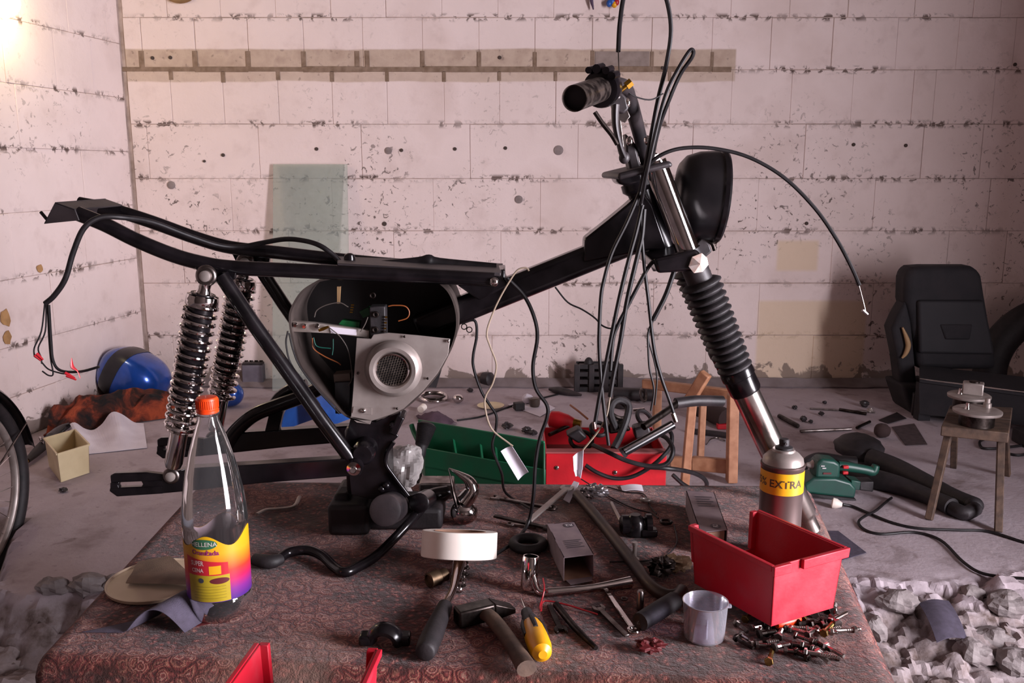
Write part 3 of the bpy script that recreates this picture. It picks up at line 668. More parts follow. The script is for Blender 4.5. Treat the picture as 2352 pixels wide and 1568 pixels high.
fb.box((P(815, 1150, 1.6).x, 1.60, TZ+0.030), (0.075, 0.15, 0.058)); fb.box((P(905, 1150, 1.6).x, 1.60, TZ+0.022), (0.19, 0.10, 0.042))
fb.box((P(795, 1140, 1.6).x, 1.58, TZ+0.045), (0.03, 0.05, 0.05))
fb.build('foot_block', M_blackmatte, bike, bevel=0.008, seg=3)
fp = [T(985, 1195, 0.012), T(1010, 1150, 0.03), T(1035, 1135, 0.03), T(1030, 1170, 0.02), T(1000, 1205, 0.01), T(960, 1205, 0.01)]
MB().tube([P(905, 1160, 1.60), P(960, 1150, 1.60), P(1005, 1138, 1.62), P(1030, 1128, 1.63)], [0.016, 0.015, 0.017, 0.012], 12, 4).build('footrest_bar', M_black, bike)
c0, c1 = P(884, 1172, 1.455), P(912, 1160, 1.575)
MB().lathe(c0, c1-c0, [(0.022, 0), (0.0275, 0.002), (0.0285, 0.01), (0.0285, 0.09), (0.026, 0.11)], 28).build('footrest_rubber', M_dust, bike)
c0, c1 = P(962, 1155, 1.52), P(985, 1143, 1.60)
MB().lathe(c0, c1-c0, [(0.014, 0), (0.018, 0.003), (0.018, 0.07)], 22).build('footrest_rubber', M_black, bike)
c = P(1004, 1112, 1.73); c.z = TZ+0.019; MB().box(c, (0.07, 0.05, 0.034)).build('engine_mount', M_steel, bike, bevel=0.004)
pd = [P(985, 1140, 1.56), P(968, 1168, 1.54), P(935, 1205, 1.50), P(900, 1242, 1.47), T(862, 1278, 0.011), T(825, 1300, 0.009), T(792, 1314, 0.009), T(768, 1302, 0.009), T(740, 1276, 0.015), T(705, 1263, 0.017), T(665, 1268, 0.015), T(640, 1284, 0.012)]
MB().tube(pd, 0.0085, 12, 5).build('brake_pedal', M_black, bike)
MB().tube([T(645, 1283, 0.012), T(620, 1290, 0.013), T(585, 1284, 0.013)], [0.010, 0.013, 0.011], 12, 3, flat=0.9).build('pedal_rubber', M_blackmatte, bike)
# ------------------------------------------------ fork
fax = [(1503, 372), (1585, 590), (1608, 645), (1690, 850), (1714, 900), (1866, 1222)]
FP = PP(fax, YN)
def leg(o, near):
    p = [v+o for v in FP]
    root = MB().tube([p[0], p[1]], 0.0198, 24).build('fork_leg', M_chrome, bike)
    a = (p[2]-p[1]).normalized()
    MB().tube([p[1]-a*0.012, p[2]], 0.0225, 24).build('clamp_sleeve', M_dust, root)
    d = p[3]-p[2]; ux = d.normalized(); L = d.length; prof = []
    n = 13
    for i in range(n):
        t = i/n; ro = 0.0350-0.0045*t
        for (q, r) in ((0.0, ro-0.0085), (0.2, ro-0.004), (0.42, ro), (0.6, ro), (0.82, ro-0.004)): prof.append((r, L*(i+q)/n))
    prof.append((0.027, L))
    MB().lathe(p[2], d, prof, 28).build('gaiter', M_blackmatte, root, ang=70)
    MB().lathe(p[3], p[4]-p[3], [(0.0285, -0.002), (0.0295, 0.002), (0.0295, 0.012), (0.0275, 0.014), (0.0275, (p[4]-p[3]).length-0.004), (0.026, (p[4]-p[3]).length)], 28).build('gaiter_cuff', M_black, root)
    dd = p[5]-p[4]; LL = dd.length
    MB().lathe(p[4], dd, [(0.0225, -0.004), (0.0225, LL*0.86), (0.019, LL*0.88), (0.0165, LL*0.9), (0.0165, LL*0.985), (0.013, LL)], 28).build('lower_leg', M_steel if not near else mat('polished_steel', '#cfc7c2', 0.24, 1.0, col2='#a89d97', nscale=30, rvar=0.06), root)
leg(V(0, 0, 0), True); leg(V(0.022, 0.2, 0), False)
# yokes
def slab(cx, cy, tilt, sx, sy, sz, Y=YC):
    R_ = Matrix.Rotation(tilt, 3, 'Y'); return MB().box(P(cx, cy, Y), (sx, sy, sz), R_)
MB().hexa(PP([(1418, 398), (1540, 368), (1548, 382), (1420, 414)], YN-0.035), PP([(1418, 398), (1540, 368), (1548, 382), (1420, 414)], YN-0.035) and [v+V(0, 0.27, 0) for v in PP([(1418, 398), (1540, 368), (1548, 382), (1420, 414)], YN-0.035)]).build('top_yoke', M_dust, bike, bevel=0.006, seg=3)
MB().hexa(PP([(1412, 405), (1475, 395), (1480, 420), (1445, 428), (1420, 422)], YC-0.04), [v+V(0, 0.08, 0) for v in PP([(1412, 405), (1475, 395), (1480, 420), (1445, 428), (1420, 422)], YC-0.04)]).build('bearing_cover', M_black, bike, bevel=0.006, seg=3)
ly = PP([(1500, 594), (1600, 572), (1625, 600), (1612, 622), (1510, 628)], YN-0.03)
MB().hexa(ly, [v+V(0, 0.27, 0) for v in ly]).build('lower_yoke', M_black, bike, bevel=0.006, seg=3)
for o in (0, 0.2): MB().lathe(P(1500, 366, YN)+V(0, o, 0), FP[0]-FP[1], [(0.012, -0.01), (0.012, 0.006), (0.007, 0.010)], 6).build('yoke_bolt', M_chrome, bike)
# faceted clear reflector lens on the lower yoke
rp = PP([(1582, 612), (1590, 590), (1612, 581), (1624, 592), (1627, 608), (1614, 624), (1594, 627)], YN-0.034)
rc = sum(rp, V(0, 0, 0))/len(rp); rl = MB(); rl.hexa(rp, [v+V(0, 0.006, 0) for v in rp]); nn = len(rp)
rl.add([v-V(0, 0.0, 0) for v in rp]+[rc-V(0, 0.008, 0)], [(i, (i+1) % nn, nn) for i in range(nn)])
rl.build('reflector', mat('pale_reflector', '#f0cfc0', 0.12, 0.2, col2='#f7ece6', nscale=120), bike, smooth=False)
# headlamp
hc = P(1652, 452, 1.60); hd = V(1.0, -0.02, -0.07).normalized()
lamp = MB().lathe(hc, hd, [(0.035, -0.0775), (0.055, -0.0745), (0.068, -0.064), (0.0765, -0.042), (0.080, -0.012), (0.080, -0.006)], 40, cap1=False).build('headlamp', mat('black_lamp_shell', '#100e11', 0.35, col2='#1b181b', nscale=20), bike)
MB().lathe(hc, hd, [(0.0795, -0.010), (0.083, -0.007), (0.084, 0.0), (0.081, 0.004), (0.074, 0.005)], 40, cap0=False, cap1=False).build('lamp_rim', M_black, lamp)
MB().lathe(hc, hd, [(0.075, 0.001), (0.06, 0.004), (0.03, 0.007), (0.002, 0.008)], 32).build('lens', M_lens, lamp)
MB().tube(PP([(1600, 560), (1615, 548), (1635, 558), (1642, 575)], 1.585), 0.004, 8, 4).build('lamp_bracket', M_darksteel, bike)
MB().prism(PP([(1596, 562), (1612, 545), (1630, 560), (1636, 578), (1622, 590), (1606, 600)], 1.58), (0, 0.03, 0)).build('lamp_mount', M_dust, bike, bevel=0.003)
# ------------------------------------------------ handlebar
hb_ = [P(1488, 385, 1.60), P(1482, 358, 1.585), P(1466, 300, 1.53), P(1450, 245, 1.475), P(1440, 208, 1.44), P(1428, 196, 1.41), P(1410, 196, 1.375), P(1385, 203, 1.335), P(1350, 215, 1.27), P(1335, 221, 1.245)]
bar_ = MB().tube(hb_, 0.0112, 16, 5).build('handlebar', M_dust, bike)
MB().tube([P(1488, 385, 1.60), P(1480, 350, 1.62), P(1468, 300, 1.66), P(1456, 250, 1.70), P(1450, 228, 1.73)], 0.0112, 14, 4).build('bar_stub', M_dust, bar_)
gA, gB = P(1319, 226, 1.225), P(1392, 200, 1.345)
M_grip = mat('scratched_grip_tube', '#6e625c', 0.35, 0.8, col2='#2c2524', nscale=70, lo=0.4, hi=0.6)
ga = (gB-gA).normalized(); gl_ = (gB-gA).length
MB().lathe(gA, ga, [(0.0165, 0.012), (0.0165, 0.001), (0.0178, 0.0), (0.0178, gl_)], 28, cap0=False, cap1=False).build('grip_tube', M_grip, bar_)
MB().lathe(gA+ga*0.012, ga, [(0.0168, 0), (0.0168, 0.003)], 24).build('grip_plug', M_blackmatte, bar_)
MB().lathe(gB-ga*0.03, ga, [(0.0182, 0), (0.0262, 0.002), (0.0275, 0.008), (0.0275, 0.022), (0.024, 0.03), (0.015, 0.038), (0.0125, 0.045)], 28).build('throttle_housing', M_black, bar_)
up_ = Z3 - ga*ga.z; up_.normalize(); sd = ga.cross(up_)
hh = MB()
for (a, b, r) in ((-0.012, 0.026, 0.0055), (0.002, 0.029, 0.0065), (0.014, 0.0275, 0.005), (-0.02, 0.018, 0.006)): hh.tube([gB-ga*0.034+up_*b-sd*a, gB-ga*0.010+up_*b-sd*a], r, 10)
hh.build('housing_lugs', M_black, bar_)
Yl = 1.385
MB().prism(PP([(1398, 215), (1420, 205), (1438, 222), (1445, 250), (1432, 262), (1408, 254)], Yl), (0, 0.018, 0)).build('lever_clamp', M_dust, bar_, bevel=0.003)
MB().tube(PP([(1414, 240), (1413, 262), (1414, 290), (1420, 320), (1427, 345), (1434, 362)], Yl), [0.009, 0.0085, 0.0075, 0.0065, 0.0075, 0.0085], 12, 4, flat=0.7).build('brake_lever', M_dust, bar_)
MB().ball(P(1434, 362, Yl), 0.0085, 0.0075, 0.0095).build('lever_ball', M_dust, bar_)
MB().prism(PP([(1418, 252), (1440, 248), (1448, 268), (1436, 282), (1426, 278), (1434, 340), (1428, 345), (1420, 300)], Yl+0.006), (0, 0.004, 0)).build('lever_web', M_steel, bar_, bevel=0.001)
MB().tube(PP([(1366, 257), (1385, 285), (1405, 310), (1418, 332)], Yl-0.02), 0.0035, 8, 3).build('choke_rod', M_darksteel, bar_)
MB().tube(PP([(1412, 219), (1440, 197)], 1.345), 0.0034, 10).tube(PP([(1438, 198), (1450, 188)], 1.345), 0.0068, 6).build('adjuster_screw', M_brass, bar_)
MB().prism(PP([(1436, 305), (1460, 330), (1476, 395), (1450, 402), (1438, 350)], 1.56), (0, 0.05, 0)).build('bar_clamp', M_dust, bar_, bevel=0.004)
for (x, y) in ((1446, 324), (1440, 236), (1487, 322)): MB().ball(P(x, y, 1.50 if x != 1440 else 1.39), 0.006, 0.005, 0.008, 12, 8).build('clamp_bolt', M_chrome, bar_)
# ------------------------------------------------ cables
def cable(name, pts, r, m=M_wire, k=6, n=8):
    return MB().tube([P(*p) for p in pts], r, n, k).build(name, m, bike)
cable('control_cable', [(1478,420,1.5),(1485,385,1.47),(1520,355,1.46),(1570,340,1.46),(1640,341,1.46),(1720,361,1.46),(1800,407,1.46),(1870,476,1.46),(1920,547,1.46),(1955,612,1.46),(1974,655,1.46)], 0.0032)
cable('cable_end', [(1972,652,1.46),(1982,690,1.46),(1988,715,1.46)], 0.0009, M_steel); cable('cable_nipple', [(1981,712,1.46),(1992,722,1.46)], 0.003, M_steel, 0)
cable('control_cable', [(1462,470,1.5),(1478,400,1.47),(1492,330,1.46),(1511,230,1.46),(1530,150,1.46),(1541,70,1.46),(1531,0,1.46),(1508,-45,1.46),(1470,-62,1.45),(1437,-20,1.44),(1424,50,1.42),(1420,118,1.40)], 0.0036)
cable('cable_end', [(1420,115,1.40),(1422,160,1.39),(1428,212,1.385)], 0.0009, M_darksteel)
cable('control_cable', [(1470,480,1.49),(1486,395,1.46),(1509,290,1.45),(1531,212,1.45),(1558,158,1.45),(1583,118,1.45),(1592,117,1.45),(1589,132,1.45),(1562,172,1.46),(1536,232,1.46),(1512,300,1.47),(1494,385,1.48)], 0.0032)
cable('wire', [(1436,205,1.42),(1460,222,1.43),(1495,229,1.44),(1523,215,1.45)], 0.0012)
for l, r in (([(1470,440),(1440,510),(1406,579),(1388,640),(1380,687),(1376,783),(1380,863),(1388,943),(1398,1022)], .0032),
             ([(1476,470),(1462,530),(1447,585),(1422,687),(1397,809),(1380,895),(1366,975)], .0036),
             ([(1480,480),(1475,540),(1467,576),(1441,687),(1425,783),(1409,863),(1401,911)], .0040),
             ([(1474,430),(1473,500),(1478,592),(1491,703),(1502,799),(1518,863),(1537,917),(1548,950)], .0030),
             ([(1546,630),(1530,672),(1502,732),(1489,764),(1489,802),(1492,847),(1502,895),(1495,943)], .0019),
             ([(1498,752),(1489,775),(1503,830),(1509,870),(1504,930)], .0015),
             ([(1556,600),(1546,630),(1528,680),(1500,735)], .0042),
             ([(1500,600),(1483,624),(1438,710),(1420,745),(1408,780),(1402,850)], .0034)):
    MB().tube(PP(l, 1.485), r, 8, 6).build('control_cable', M_wire, bike)
for l in ([(1364,968),(1366,984)], [(1546,948),(1553,968)]): MB().tube(PP(l, 1.485), 0.0042, 8).build('cable_ferrule', M_steel, bike)
MB().tube(PP([(1275,659),(1304,694),(1336,710),(1365,729),(1384,748),(1406,754),(1425,742)], 1.60), 0.0016, 7, 5).build('wire', M_wire, bike)
MB().tube([P(1401,911,1.49),P(1393,955,1.49),P(1374,990,1.49),P(1338,1034,1.49)], 0.0016, 7, 5).build('wire', M_wirew, bike)
MB().tube(PP([(1215,622),(1208,615),(1189,620),(1170,646),(1148,684),(1132,719),(1118,764),(1126,796),(1140,837),(1132,879),(1116,908),(1114,936),(1129,984),(1167,1016),(1178,1024)], 1.55), 0.0017, 7, 5).build('wire', M_wirew, bike)
MB().tube([P(1165,638,1.56),P(1205,681,1.56),P(1228,732,1.55),P(1234,777,1.55),P(1224,841,1.55),P(1231,892,1.55),P(1256,930,1.55),P(1256,959,1.55),P(1240,1006,1.55),P(1230,1064,1.55),P(1225,1140,1.55),T(1213,1200,0.014),T(1185,1240,0.008),T(1140,1272,0.006)], 0.0034, 8, 6).build('wire', M_wire, bike)
MB().tube([P(1060,742,1.6),P(1090,736,1.6),P(1095,770,1.6),P(1087,815,1.6),P(1088,846,1.6),P(1105,897,1.6),P(1125,930,1.6),P(1140,955,1.6),P(1138,990,1.6),P(1131,1028,1.6),P(1152,1086,1.62),T(1162,1132,0.009),T(1219,1168,0.005)], 0.0026, 8, 6).build('wire', M_wire, bike)
for (x, y, r) in ((1066, 750, 6), (1078, 757, 6)): MB().torus(P(x, y, 1.6), Y3, 0.005, 0.0009, 16, 6).build('wire_loop', M_darksteel, bike)
# rear loom with loose ends
MB().tube([P(782,602,1.6),P(765,585,1.6),P(735,564,1.6),P(700,553,1.62),P(655,549,1.64),P(600,558,1.66),P(550,567,1.66),P(500,563,1.64),P(430,540,1.60),P(350,510,1.55),P(280,499,1.50),P(228,500,1.48),P(192,525,1.47),P(168,580,1.47),P(150,640,1.47),P(125,678,1.47),P(104,697,1.47)], 0.0046, 10, 6).build('rear_loom', M_wire, bike)
for l, r in (([(103,696),(95,760),(79,798),(79,818)], .0013), ([(106,697),(104,760),(88,798),(94,820),(96,835)], .0013), ([(112,700),(117,780),(122,828),(140,851),(185,853),(228,842)], .0024), ([(109,700),(112,770),(116,822),(122,858),(112,862),(97,852)], .0013), ([(96,832),(112,848),(140,857),(152,858)], .0013)):
    MB().tube(PP(l, 1.47), r, 7, 5).build('loose_wire', M_wire, bike)
for l in ([(80,816),(94,828)], [(84,812),(99,826)], [(150,856),(172,868)], [(153,862),(175,872)]):
    MB().tube(PP(l, 1.468), [0.003, 0.0015], 7).build('terminal_sleeve', M_redwire, bike)
MB().tube(PP([(164,822),(166,842),(178,852),(184,868)], 1.468), [0.0012, 0.005, 0.002, 0.0012], 7, 3, flat=0.5).build('red_tape', M_redwire, bike)
# paper tags hanging from the wires
def tagp(l, Y, nm):
    q = PP(l, Y); MB().sheet(lambda u, v: (q[0].lerp(q[1], u)).lerp(q[3].lerp(q[2], u), v)+V(0, 0.006*math.sin(u*3.1), 0), 6, 6, 0.0006).build(nm, M_paper, bike)
tagp([(1150,1036),(1176,1024),(1214,1084),(1190,1103)], 1.552, 'paper_tag')
tagp([(1316,1048),(1340,1034),(1338,1078),(1318,1082)], 1.488, 'paper_tag')
tagp([(1318,1080),(1337,1078),(1334,1098),(1322,1094)], 1.489, 'paper_tag')
# wires inside the frame triangle
for l in ([(661,760),(657,790),(668,835),(700,880),(735,930)], [(664,765),(672,800),(688,840),(725,890),(780,950)]):
    MB().tube(PP(l, 1.53), 0.0016, 7, 5).build('wire', M_wire, bike)
# ------------------------------------------------------------------ things on the table
# ---- soft drink bottle
bc = T(508, 1402); bR = 0.0475
bot = thing('drink_bottle', bc, 'empty clear plastic soft drink bottle with orange cap and yellow label', 'bottle')
prof = [(0.034, 0.004), (0.040, 0.000), (0.045, 0.006), (0.0472, 0.02), (0.0475, 0.035), (0.0463, 0.037), (0.0463, 0.142), (0.0475, 0.146), (0.0475, 0.152), (0.0462, 0.170), (0.043, 0.195), (0.038, 0.222), (0.031, 0.252), (0.024, 0.276), (0.0185, 0.292), (0.0145, 0.302), (0.0135, 0.308), (0.0165, 0.310), (0.0165, 0.313), (0.0125, 0.315), (0.0125, 0.326)]
MB().lathe(bc, Z3, prof, 40, cap0=False, cap1=False).build('body', M_pet, bot, ang=60, recalc=False)
MB().lathe(bc, Z3, [(0.020, 0.012), (0.030, 0.006), (0.034, 0.004)], 32, cap0=True, cap1=False).build('base_dome', M_pet, bot, ang=60)
capz = MB().lathe(bc, Z3, [(0.0158, 0.3135), (0.0160, 0.317), (0.0152, 0.3175), (0.0155, 0.319), (0.0155, 0.333), (0.0140, 0.3355), (0.010, 0.3362)], 36)
capo = capz.build('cap', M_orange, bot)
rb = MB()
for i in range(36):
    a = i*2*math.pi/36; d = V(math.cos(a), math.sin(a), 0); rb.bar(bc+d*0.0156+V(0, 0, 0.320), bc+d*0.0156+V(0, 0, 0.332), 0.0009, 0.0009)
rb.build('cap_ribs', M_orange, capo)
# label: wavy upper edge, printed outside, plain pinkish inside
z0l, z1l = 0.037, 0.12
def ltop(a):                     # a: angle, 0 faces the camera, positive to the right
    return 0.131 + 0.009*math.cos(4*(a+0.33))
def lp(a, z, r): return bc + V(math.sin(a+0.34)*r, -math.cos(a+0.34)*r, z)     # the printed front is turned to the camera side
g = NT('label_print'); oc = g.n('TexCoord').outputs['Object']; sz_ = g.n('SeparateXYZ'); g.set(sz_.inputs[0], oc)
zz = g.step(sz_.outputs[2], 0.030, 0.125)
grad = g.ramp(g.math('DIVIDE', sz_.outputs[2], 0.14), [(0.28, '#4a2478'), (0.38, '#75247c'), (0.50, '#b01c4c'), (0.60, '#c43324'), (0.70, '#c8701c'), (0.80, '#cc931d'), (0.95, '#c79a14')])
g.set(g.b.inputs['Base Color'], grad); g.b.inputs['Roughness'].default_value = 0.35
M_label = g.m
def lsheet(a0, a1, za, zb, r, nu=24, nv=6):
    f0 = za if callable(za) else (lambda a: za); f1 = zb if callable(zb) else (lambda a: zb)
    return MB().grid(lambda u, v: lp(a0+(a1-a0)*u, f0(a0+(a1-a0)*u)*(1-v)+f1(a0+(a1-a0)*u)*v, r), nu, nv)
lab = lsheet(-math.pi, math.pi, z0l, ltop, 0.0470, 72, 8).build('label', M_label, bot, recalc=False)
lsheet(-math.pi, math.pi, z0l+0.0005, lambda a: ltop(a)-0.0003, 0.0465, 72, 8).build('label_inside', mat('label_inner_side', '#c9b2b4', 0.6), lab, recalc=False)
M_ly = mat('label_yellow', '#a89222', 0.4, col2='#9c861f', nscale=40); M_lr = mat('label_red', '#b3202c', 0.4); M_lg = mat('label_green', '#2f5f43', 0.4); M_ls = mat('label_silver', '#b7b0a8', 0.35); M_lpur = mat('label_purple', '#84275a', 0.4)
lsheet(-1.02, 0.33, z0l+0.001, lambda a: 0.079-0.001*a, 0.0472, 14, 3).build('label_panel', M_ly, lab, recalc=False)
lsheet(-1.08, 0.30, 0.0795, lambda a: 0.108-0.008*(a+1.05), 0.04722, 14, 3).build('label_panel', M_lr, lab, recalc=False)
lsheet(-0.28, 0.08, 0.081, 0.094, 0.0474, 6, 2).build('label_panel', mat('label_amber', '#d79a16', 0.4), lab, recalc=False)
def oval(a, z, ra, rz, r, m, nm):
    return MB().grid(lambda u, v: lp(a+ra*(2*u-1), z+rz*math.sqrt(max(0, 1-(2*u-1)**2))*(2*v-1), r), 20, 2).build(nm, m, lab, recalc=False)
oval(-0.40, 0.1275, 0.42, 0.0078, 0.0474, M_lg, 'label_oval')
oval(0.02, 0.0705, 0.30, 0.0048, 0.0474, mat('label_maroon', '#5a1f24', 0.4), 'label_fruit'); oval(-0.55, 0.0715, 0.09, 0.0038, 0.0474, mat('label_slate', '#3d3f4a', 0.4), 'label_dot')
text_mb('HELLENA', 0.0092, lambda x, y: lp(-0.40+x/0.047, 0.1275+y, 0.0478), bold=0.0001).build('label_text', M_ls, lab, smooth=False, recalc=False)
text_mb('Oranżada', 0.0100, lambda x, y: lp(-0.38+x/0.047, 0.1145+y-0.04*x, 0.0474), bold=0.0003).build('label_text', M_lpur, lab, smooth=False, recalc=False)
text_mb('SUPER', 0.0100, lambda x, y: lp(-0.66+x*0.75/0.047, 0.0980+y, 0.0475), bold=0.0002).build('label_text', mat('label_pale', '#d8b7b4', 0.4), lab, smooth=False, recalc=False)
text_mb('CENA', 0.0085, lambda x, y: lp(-0.66+x*0.85/0.047, 0.0870+y, 0.0475), bold=0.0002).build('label_text', MATS['label_pale'], lab, smooth=False, recalc=False)
for i in range(5): lsheet(-0.85+0.03*i, 0.20, 0.0435+0.0045*i, 0.0441+0.0045*i, 0.04735, 10, 1).build('label_lines', mat('label_olive', '#7d6c1a', 0.5), lab, recalc=False)

# ---- red picking bins
def make_bin(F, ux, uy, wd, ln, ht, label, lowfront=0.035):
    """F: near bottom corner; ux along the short closed end, uy along the long side away; far end has a low lip"""
    b = thing('picking_bin', F+ux*wd/2+uy*ln/2, label, 'bin', 'red picking bins')
    t = 0.0028; fl = 0.006
    def pt(x, y, z): 
        k = z/ht*0.006; return F + ux*(x + (k if x > wd/2 else -k)) + uy*(y + (k if y > ln/2 else -k)) + Z3*z
    def wall(a, c, z1, n, nm):
        q0 = [pt(*a, 0), pt(*c, 0), pt(*c, z1), pt(*a, z1)]; return MB().hexa(q0, [v+n*t for v in q0]).build(nm, M_redbin, b, bevel=0.0008)
    wall((0, 0), (wd, 0), ht, uy, 'end_wall'); wall((0, 0), (0, ln), ht, ux, 'side_wall'); wall((wd, 0), (wd, ln), ht, -ux, 'side_wall')
    wall((0, ln), (wd, ln), lowfront, -uy, 'front_lip')
    q0 = [pt(0, 0, 0), pt(wd, 0, 0), pt(wd, ln, 0), pt(0, ln, 0)]; MB().prism([v+Z3*0.0005 for v in q0], Z3*0.003).build('bottom', M_redbin, b)
    def rim(a, c, n, hgt=0.014):
        q0 = [pt(*a, ht-hgt), pt(*c, ht-hgt), pt(*c, ht+0.001), pt(*a, ht+0.001)]; MB().hexa(q0, [v+n*fl for v in q0]).build('rim', M_redbin, b, bevel=0.001)
    rim((-0.006, 0), (wd*0.22, 0), -uy); rim((wd*0.40, 0), (wd+0.006, 0), -uy)
    rim((0, 0), (0, ln), -ux, 0.008); rim((wd, 0), (wd, ln), ux, 0.008)
    for x in (0, wd):
        q0 = [pt(x, ln-0.004, lowfront), pt(x, ln+0.004, lowfront), pt(x, ln+0.004, ht), pt(x, ln-0.004, ht)]; s_ = ux if x == 0 else -ux
        MB().hexa(q0, [v+s_*0.012 for v in q0]).build('front_flange', M_redbin, b, bevel=0.001)
    return b
lift = 0.016
bF = T(1771, 1439, lift); bR_ = T(1914, 1396, lift)
zt = P(1764, 1294, bF.y).z; bh = zt-bF.z
tl = G(1577, 1212, zt); ux = (bR_-bF); bw = ux.length; ux.normalize()
uy = V(tl.x-bF.x, tl.y-bF.y, 0); uyd = uy.normalized(); uyp = (uyd-ux*uyd.dot(ux)*0.6).normalized()
bin1 = make_bin(bF, ux, uyp, bw, uy.length*0.98, bh, 'red picking bin standing on the pile of loose bolts')
# second bin: only the tips of its side walls reach into the frame
zb = 0.40
b2l, b2r = G(602, 1484, zb+0.10), G(852, 1497, zb+0.10)
ux2 = (b2r-b2l); w2 = ux2.length; ux2.normalize(); uy2 = V(-ux2.y, ux2.x, 0)
bin2 = make_bin(b2l-uy2*0.19-V(0, 0, 0.10), ux2, uy2, w2, 0.19, 0.10, 'red picking bin at the bottom edge of the picture', 0.045)
st2 = thing('step_stool', V(b2l.x+w2/2, b2l.y-0.12, PIT), 'plain wooden step stool carrying the nearest red bin', 'stool')
MB().box((b2l.x+w2/2, b2l.y-0.135, zb-0.012), (0.30, 0.22, 0.024)).build('seat', M_oldwood, st2, bevel=0.003)
for sx in (-1, 1):
    for sy in (-1, 1): MB().bar((b2l.x+w2/2+sx*0.13, b2l.y-0.135+sy*0.09, PIT-0.01), (b2l.x+w2/2+sx*0.12, b2l.y-0.135+sy*0.08, zb-0.024), 0.03, 0.03).build('leg', M_oldwood, st2)
# orange plug and orange handle squeezed under the bin
MB_ = MB().lathe(T(1808, 1428, 0.0078), T(1846, 1417, 0.0078)-T(1808, 1428, 0.0078), [(0.005, -0.02), (0.007, -0.015), (0.007, 0.02), (0.005, 0.024)], 16)
tag(MB_.build('plastic_plug', M_orange), 'orange plastic plug squeezed under the red bin among the bolts', 'plug')

# ---- spray can
ce = V(P(1790, 1200, 1.435).x, 1.435, TZ); can = thing('spray_can', ce, 'dull grey spray can with yellow band behind the red bin', 'spray can')
cr_ = 0.0355
zt_ = P(1788, 1062, 1.435).z-TZ
MB().lathe(ce, Z3, [(0.034, 0.0), (cr_+0.0008, 0.002), (cr_+0.0008, 0.006), (cr_, 0.008), (cr_, zt_-0.006), (cr_+0.0012, zt_-0.004), (cr_+0.0012, zt_), (cr_-0.001, zt_+0.001)], 40).build('body', mat('can_print', '#6b5a57', 0.38, 0.75, col2='#7d6f6d', nscale=9), can)
z3 = zt_
MB().lathe(ce, Z3, [(cr_-0.001, z3), (0.033, z3+0.009), (0.026, z3+0.017), (0.019, z3+0.021), (0.018, z3+0.0245), (0.015, z3+0.025)], 36).build('dome', M_alu, can)
MB().lathe(ce, Z3, [(0.0145, z3+0.023), (0.0145, z3+0.028), (0.0085, z3+0.031), (0.0085, z3+0.040), (0.007, z3+0.042)], 24).build('nozzle', M_blackmatte, can)
MB().lathe(ce-V(0.0, 0.0085, -z3-0.036), (0, -1, 0), [(0.002, 0), (0.002, 0.002)], 10).build('spray_hole', M_dust, can)
yb_ = MB().lathe(ce, Z3, [(cr_+0.0004, zt_-0.047), (cr_+0.0004, zt_-0.009)], 40, cap0=False, cap1=False).build('band', mat('band_yellow', '#dfa416', 0.38), can, recalc=False)
def cp_(a, z, r=0.0362): return ce + V(math.sin(a)*r, -math.cos(a)*r, z)
text_mb('25% EXTRA', 0.0185, lambda x, y: cp_(-0.60+x/cr_, zt_-0.028+y), bold=0.0003).build('band_text', mat('band_letters', '#43331c', 0.5), yb_, smooth=False, recalc=False)

# ---- clear measuring cup
cc = T(1617, 1462); cu = thing('plastic_cup', cc, 'small milky plastic cup in front of the red bin', 'cup')
MB().lathe(cc, Z3, [(0.026, 0.0008), (0.0285, 0.002), (0.0315, 0.054), (0.0325, 0.056), (0.0312, 0.0565), (0.0303, 0.054), (0.0275, 0.0035), (0.0, 0.003)], 40, cap0=True, cap1=False).build('cup_body', M_cup, cu, ang=60, recalc=False)
MB().box(cc+V(0.033, -0.004, 0.050), (0.006, 0.006, 0.005)).build('lip_tab', M_cup, cu, bevel=0.001)
MB().box(cc+V(-0.003, -0.0302, 0.028), (0.0015, 0.001, 0.030)).build('seam', M_cup, cu)

# ---- loose bolts
def bolt_mesh(L, r, nut):
    m = MB(); m.lathe(V(0, 0, 0), X3, [(r*1.75, 0), (r*1.9, r*0.15), (r*1.9, r*1.2), (r*1.7, r*1.35)], 6)
    pf = [(r, r*1.3)]
    for i in range(8): pf += [(r, L*0.45+i*L*0.07), (r*0.84, L*0.45+i*L*0.07+L*0.035)]
    m.lathe(V(0, 0, 0), X3, pf+[(r*0.8, L)], 8)
    if nut: m.lathe(V(0, 0, 0), X3, [(r*1.7, L*0.72), (r*1.9, L*0.74), (r*1.9, L*0.74+r*1.4), (r*1.7, L*0.76+r*1.4)], 6)
    me = bpy.data.meshes.new('bolt'); me.from_pydata([tuple(v) for v in m.v], [], m.f); return me
mets = [M_steel, mat('zinc_steel', '#b9b2ae', 0.3, 1.0, col2='#8d8580', nscale=40), M_darksteel, mat('yellow_zinc', '#9c8352', 0.35, 1.0, col2='#7a6238', nscale=60)]
bmesh_kinds = []
for i in range(12):
    me = bolt_mesh(random.uniform(0.024, 0.046), random.uniform(0.0026, 0.0036), i % 4 == 1); me.materials.append(mets[(0, 1, 2, 0, 1, 2, 0, 3, 1, 0, 2, 1)[i]]); bmesh_kinds.append(me)
def put_bolt(px, py, ang, kind, h=0.0, tilt=0.0):
    me = bmesh_kinds[kind]; r = max(v.co.z for v in me.vertices); c = T(px, py, 0)
    o = bpy.data.objects.new('hex_bolt', me); COL.objects.link(o); o.location = (c.x, c.y, TZ+r+h-0.0005); o.rotation_euler = (random.uniform(0, 1), tilt, ang)
    return tag(o, BL.get((px, py), 'small hex bolt lying inside the heap in front of the red bin'), 'bolt', 'loose bolts heaped by the red bin')
